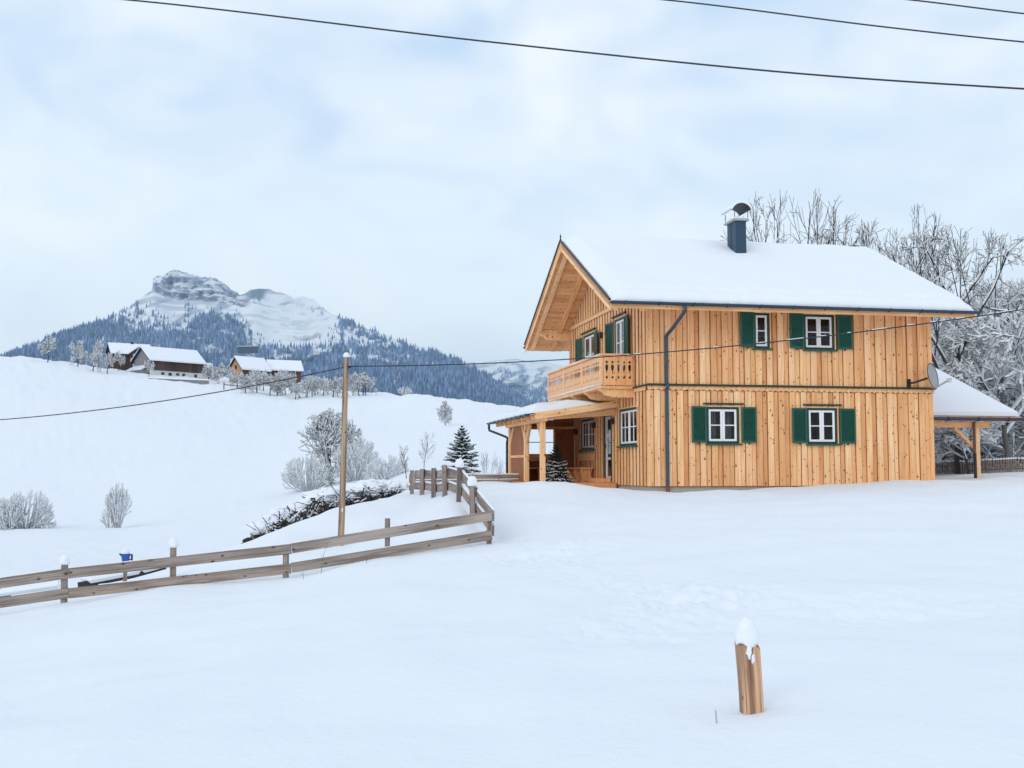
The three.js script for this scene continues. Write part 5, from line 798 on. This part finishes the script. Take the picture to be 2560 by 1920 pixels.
// service pole
const poleTop = V(-3.34, 2.25, -22.5);
{
  const b = onGround(855, 22.5), t = thing('utility_pole', 'short brown wooden pole with a snow cap carrying one black cable', 'pole', b), H = poleTop.y - b.y;
  const g = new THREE.CylinderGeometry(.052, .068, H + .6, 20, 12); { const uv = g.attributes.uv; for (let i = 0; i < uv.count; i++) uv.setXY(i, uv.getX(i) * .42, uv.getY(i) * (H + .6)); } g.translate(0, (H + .6) / 2 - .6, 0); const p = g.attributes.position; for (let i = 0; i < p.count; i++) { const y = p.getY(i); p.setX(i, p.getX(i) + (y / H) * (poleTop.x - b.x) + Math.sin(y * 1.4) * .006); }
  mesh('shaft', g, poleWood, t); mesh('snow_cap', lump(.068, .085, .068, 12, .08, .3).translate(poleTop.x - b.x, H, 0), M.snow, t);
  mesh('cable_hook', [bar(V(poleTop.x - b.x + .03, H - .24, .0), V(poleTop.x - b.x + .11, H - .2, .03), .025, .025)], M.black, t); mesh('tag', bx(.02, .05, .66, .74, .062, .07), std([.7, .7, .7], .6), t);
}
function cable(name, label, pts, r, mat = M.cable) {
  const t = thing(name, label, 'cable', pts[0]); const c = new THREE.CatmullRomCurve3(pts.map(p => p.clone().sub(pts[0]))); mesh('strand', new THREE.TubeGeometry(c, 90, r, 6), mat, t); return { t, c };
}
const sag = (a, b, s, n = 9) => Array.from({ length: n }, (_, i) => { const q = i / (n - 1), p = a.clone().lerp(b, q); p.y -= s * 4 * q * (1 - q); return p; });
{
  const hook = poleTop.clone().add(V(.06, -.2, .05));
  const L = at(-260, 1062, 27), m1 = cable('service_cable', 'black cable falling from the wooden pole towards the left edge', sag(hook, L, .25), .011);
  const Rr = at(2790, 737, 17.5), m2 = cable('service_cable', 'black cable from the wooden pole crossing in front of the chalet', sag(hook, Rr, .28, 15), .0105);
  const S = []; const r = RNG(61); for (let i = 0; i < 26; i++) { const q = .3 + r() * .6, a = m2.c.getPoint(q), b = m2.c.getPoint(Math.min(1, q + .002 + r() * .01)); S.push([a.add(V(0, .014, 0)), b.add(V(0, .014, 0)), .008, .007]); } mesh('snow', tubes(S, 5), M.snow, m2.t);
}
{ // three overhead lines
  const oh = [['lowest overhead power line, crossing most of the sky from the top left', [[-400, -52, 17], [324, 0, 16], [1200, 102, 15], [2000, 184, 14.2], [2560, 222, 13.6], [3000, 246, 13.2]], .0125], ['middle overhead power line across the upper right of the sky', [[1200, -36, 17.5], [1667, 0, 17], [2200, 66, 16.2], [2560, 105, 15.8], [3000, 144, 15.3]], .0125], ['topmost overhead power line cutting the upper right corner', [[1900, -38, 18.2], [2280, 0, 18], [2560, 34, 17.6], [3000, 78, 17]], .0125]];
  for (const [label, p, r] of oh) cable('power_line', label, p.map(q => at(...q)), r);
}
{ // heap of cut branches and logs under snow along the crest
  const line = [[640, 26.2, 1352], [690, 26.4, 1328], [745, 26.8, 1306], [800, 27.2, 1286], [850, 27.6, 1266], [900, 28.2, 1252], [950, 29, 1240], [1000, 29.6, 1230]];
  const o = at(800, 1286, 27.2), t = thing('brush_pile', 'long heap of cut logs and branches half covered by snow behind the pole', 'brush pile', o), r = RNG(88), B = [], SN = [], logG = [.05, .065, .08].map(q => new THREE.CylinderGeometry(q, q * 1.05, 1, 9)), core = [], snowL = [];
  for (let k = 0; k < 46; k++) {
    const f = .7 + r() * (line.length - 2), i = Math.floor(f), A = line[i], C = line[i + 1], q = f - i, u = lerp(A[0], C[0], q), hgt = [.15, .34, .44, .48, .46, .44, .32, .12], hh = lerp(hgt[i], hgt[i + 1], q) * (.85 + .55 * n2(f * 2.3, 4));
    const base = at(u, lerp(A[2], C[2], q) , lerp(A[1], C[1], q) + (r() - .3) * .8), p = rel(base, o); p.y += -.18 + r() * hh;
    if (k < 38) { const m = mesh('log', logG[k % 3], k % 4 ? M.logDark : M.bark, t); m.position.copy(p); m.rotation.set(1.2 + r() * .7, r() * 6.3, (r() - .5) * .8); m.scale.set(1, .2 + r() * .35, 1); }
  }
  for (let k = 0; k < 1500; k++) {
    const f = Math.min(6.98, r() * (line.length - 1)), i = Math.floor(f), A = line[i], C = line[i + 1], q = f - i, hgt = [.15, .36, .46, .5, .48, .45, .32, .12], hh = lerp(hgt[i], hgt[i + 1], q) * (.85 + .55 * n2(f * 2.3, 4));
    const p = rel(at(lerp(A[0], C[0], q), lerp(A[2], C[2], q), lerp(A[1], C[1], q) + (r() - .3) * .9), o); p.y += -.2 + hh * r();
    const d = V(r() - .5, (r() - .35) * .7, r() - .5).normalize(), L = .1 + r() * r() * .5, e = p.clone().addScaledVector(d, L), w = .006 + r() * r() * .024; B.push([p, e, w, w * .6]); if (r() < .2) SN.push([p.clone().add(V(0, w + .012, 0)), e.clone().add(V(0, w * .7 + .01, 0)), w * .9 + .014, w * .5 + .01]);
  }
  for (let k = 0; k < 84; k++) { const f = .35 + k / 84 * 6.5, i = Math.floor(f), A = line[i], C = line[i + 1], q = f - i, hgt = [.15, .36, .46, .52, .5, .46, .34, .16], hh = lerp(hgt[i], hgt[i + 1], q) * (.85 + .55 * n2(f * 2.3, 4)); const p = rel(at(lerp(A[0], C[0], q), lerp(A[2], C[2], q), lerp(A[1], C[1], q) + .5), o); if (k % 2 === 0) core.push(lump(.4, hh * .62, .3, k, .5, .4).translate(p.x, p.y - .12, p.z)); const q1 = r(); snowL.push(lump(.1 + r() * .22, .05 + r() * .1, .1 + r() * .12, k + 60, .4, .6).translate(p.x + (r() - .5) * .3, p.y + hh * (.02 + .78 * Math.sqrt(q1)), p.z + .3 - .55 * q1)); if (k % 3 === 0) snowL.push(lump(.3 + r() * .2, .12 + r() * .06, .3, k + 9, .35, .5).translate(p.x, p.y + hh * .72, p.z - .2)); }
  mesh('branch', tubes(B, 4), M.logDark, t).userData.kind = 'stuff'; mesh('litter', core, M.logDark, t); mesh('snow', [...snowL, tubes(SN, 4)], M.snow, t);
}
{ // broken stump of a post in the foreground
  const b = onGround(1868, 6.8), t = thing('stump_post', 'broken squared wooden post with a tall egg of snow on top in the right foreground', 'post', b, .1);
  const W = .122, D = .11, H = .41, nx = 60, ny = 24, nz = 8, P = [], U = [], I = [];
  const ring = []; for (let i = 0; i < nx; i++) ring.push([-W / 2 + W * i / nx, D / 2]); for (let i = 0; i < nz; i++) ring.push([W / 2, D / 2 - D * i / nz]); for (let i = 0; i < nx; i++) ring.push([W / 2 - W * i / nx, -D / 2]); for (let i = 0; i < nz; i++) ring.push([-W / 2, -D / 2 + D * i / nz]);
  const topH = x => { const q = x / W + .5; return H - .035 * Math.exp(-Math.pow((q - .45) / .14, 2)) - .035 * Math.exp(-Math.pow((q - .6) / .05, 2)) - .03 * sst(.82, 1, q) + n2(q * 9, 3) * .007; };
  for (let j = 0; j <= ny; j++) ring.forEach(([x, z], k) => { const f = j / ny, y = lerp(-.3, topH(x), f); const crack = z > D / 2 - 1e-6 ? -.009 * Math.pow(Math.abs(Math.cos(x * 74 + Math.sin(y * 5) * .6)), 18) - .004 * n2(x * 60, y * 3) : 0; const edge = 1 - .05 * Math.pow(Math.abs(x) / (W / 2), 8) * Math.pow(Math.abs(z) / (D / 2), 8); const lean = -.02 * (y / H) + .002 * Math.sin(y * 11); P.push(x * edge * (1 + .05 * Math.max(0, y) / H) + lean, y, z * edge + crack); U.push(x * 1.0 + z + .3, y); });
  const n = ring.length; for (let j = 0; j < ny; j++) for (let k = 0; k < n; k++) { const k2 = (k + 1) % n, a = j * n + k, c = j * n + k2; I.push(a, c, a + n, c, c + n, a + n); }
  const ct = P.length / 3; P.push(-.02, H - .03, 0); U.push(.2, H); for (let k = 0; k < n; k++) I.push(ny * n + k, ny * n + (k + 1) % n, ct);
  const g = new THREE.BufferGeometry(); g.setAttribute('position', new THREE.Float32BufferAttribute(P, 3)); g.setAttribute('uv', new THREE.Float32BufferAttribute(U, 2)); g.setIndex(I); g.computeVertexNormals(); mesh('shaft', g, stumpWood, t);
  const sn = new THREE.SphereGeometry(1, 40, 30), p = sn.attributes.position; for (let i = 0; i < p.count; i++) { let x = p.getX(i), y = p.getY(i), z = p.getZ(i); const k = 1 + .05 * n3(x * 1.6 + 2, y * 1.6, z * 1.6) + .015 * n3(x * 6, y * 6, z * 6), tp = y > 0 ? 1 + .12 * y - .2 * y * y : 1; p.setXYZ(i, (x * .071 * tp - (y > 0 ? .006 * y : 0)) * k, (y > 0 ? y * .148 : y * .04) * k, z * .062 * tp * k); } sn.computeVertexNormals();
  const cap = mesh('snow_cap', [sn.translate(-.02, H - .0, 0), lump(.02, .035, .016, 5, .25, 1.3).translate(-.028, H - .045, D / 2 - .006), lump(.011, .026, .01, 8, .3, 1.2).translate(-.004, H - .085, D / 2 - .002)], M.snow, t);
}
{ const b = onGround(1783, 6.55), t = thing('dry_stalk', 'two dry straw tips poking from the snow left of the broken post', 'stalk', b); mesh('stalk', tubes([[V(.0, -.1, 0), V(-.012, .075, .01), .002, .0012], [V(.006, -.1, 0), V(-.004, .07, 0), .0016, .001]], 4), M.straw, t); }
for (const [u, z, h, l, label] of [[806, 17.6, .5, .12, 'tall thin dry weed leaning in front of the long fence below the pole'], [764, 17.4, .14, -.02, 'short dry weed at the foot of the long fence'], [918, 17.8, .1, .05, 'small dry weed tuft between the middle fence posts']]) { const b = onGround(u, z), t = thing('dry_weed', label, 'weed', b); mesh('stalk', tubes([[V(0, -.05, 0), V(l * .4, h * .6, 0), .004, .003], [V(l * .4, h * .6, 0), V(l, h, .02), .003, .0015], [V(l * .3, h * .4, 0), V(l * .3 - .05, h * .62, 0), .002, .001]], 4), M.straw, t); }
{ // picket fence on the right
  const r = RNG(92), a = [2338, 47], c = [2620, 41.5], t = thing('picket_fence', 'grey snow-topped picket fence beyond the carport at right', 'fence', onGround(2450, 44)), n = 46, ps = [];
  const g = [0, 1, 2].map(i => { const s = new THREE.Shape([[-.032, -.2], [.032, -.2], [.032, .46 + i * .02], [0, .52 + i * .02], [-.032, .46 + i * .02]].map(p => new THREE.Vector2(...p))); return new THREE.ExtrudeGeometry(s, { depth: .025, bevelEnabled: false }); });
  for (let i = 0; i < n; i++) { const q = i / (n - 1), p = rel(onGround(lerp(a[0], c[0], q), lerp(a[1], c[1], q)), t.position); ps.push(p); const m = mesh('picket', g[i % 3], greyWood[1], t); m.position.copy(p); m.rotation.set(0, -.3, (r() - .5) * .12); const s = mesh('snow', lump(.045, .06, .04, i, .2, .3).translate(0, .5, .012), M.snow, m); }
  for (const y of [.12, .34]) for (let i = 0; i < n - 1; i += 10) { const j = Math.min(n - 1, i + 10); mesh('rail', bar(ps[i].clone().add(V(.0, y, -.05)), ps[j].clone().add(V(0, y, -.05)), .03, .045), M.bark, t); }
}
scene.updateMatrixWorld(true);
renderer.render(scene, camera);
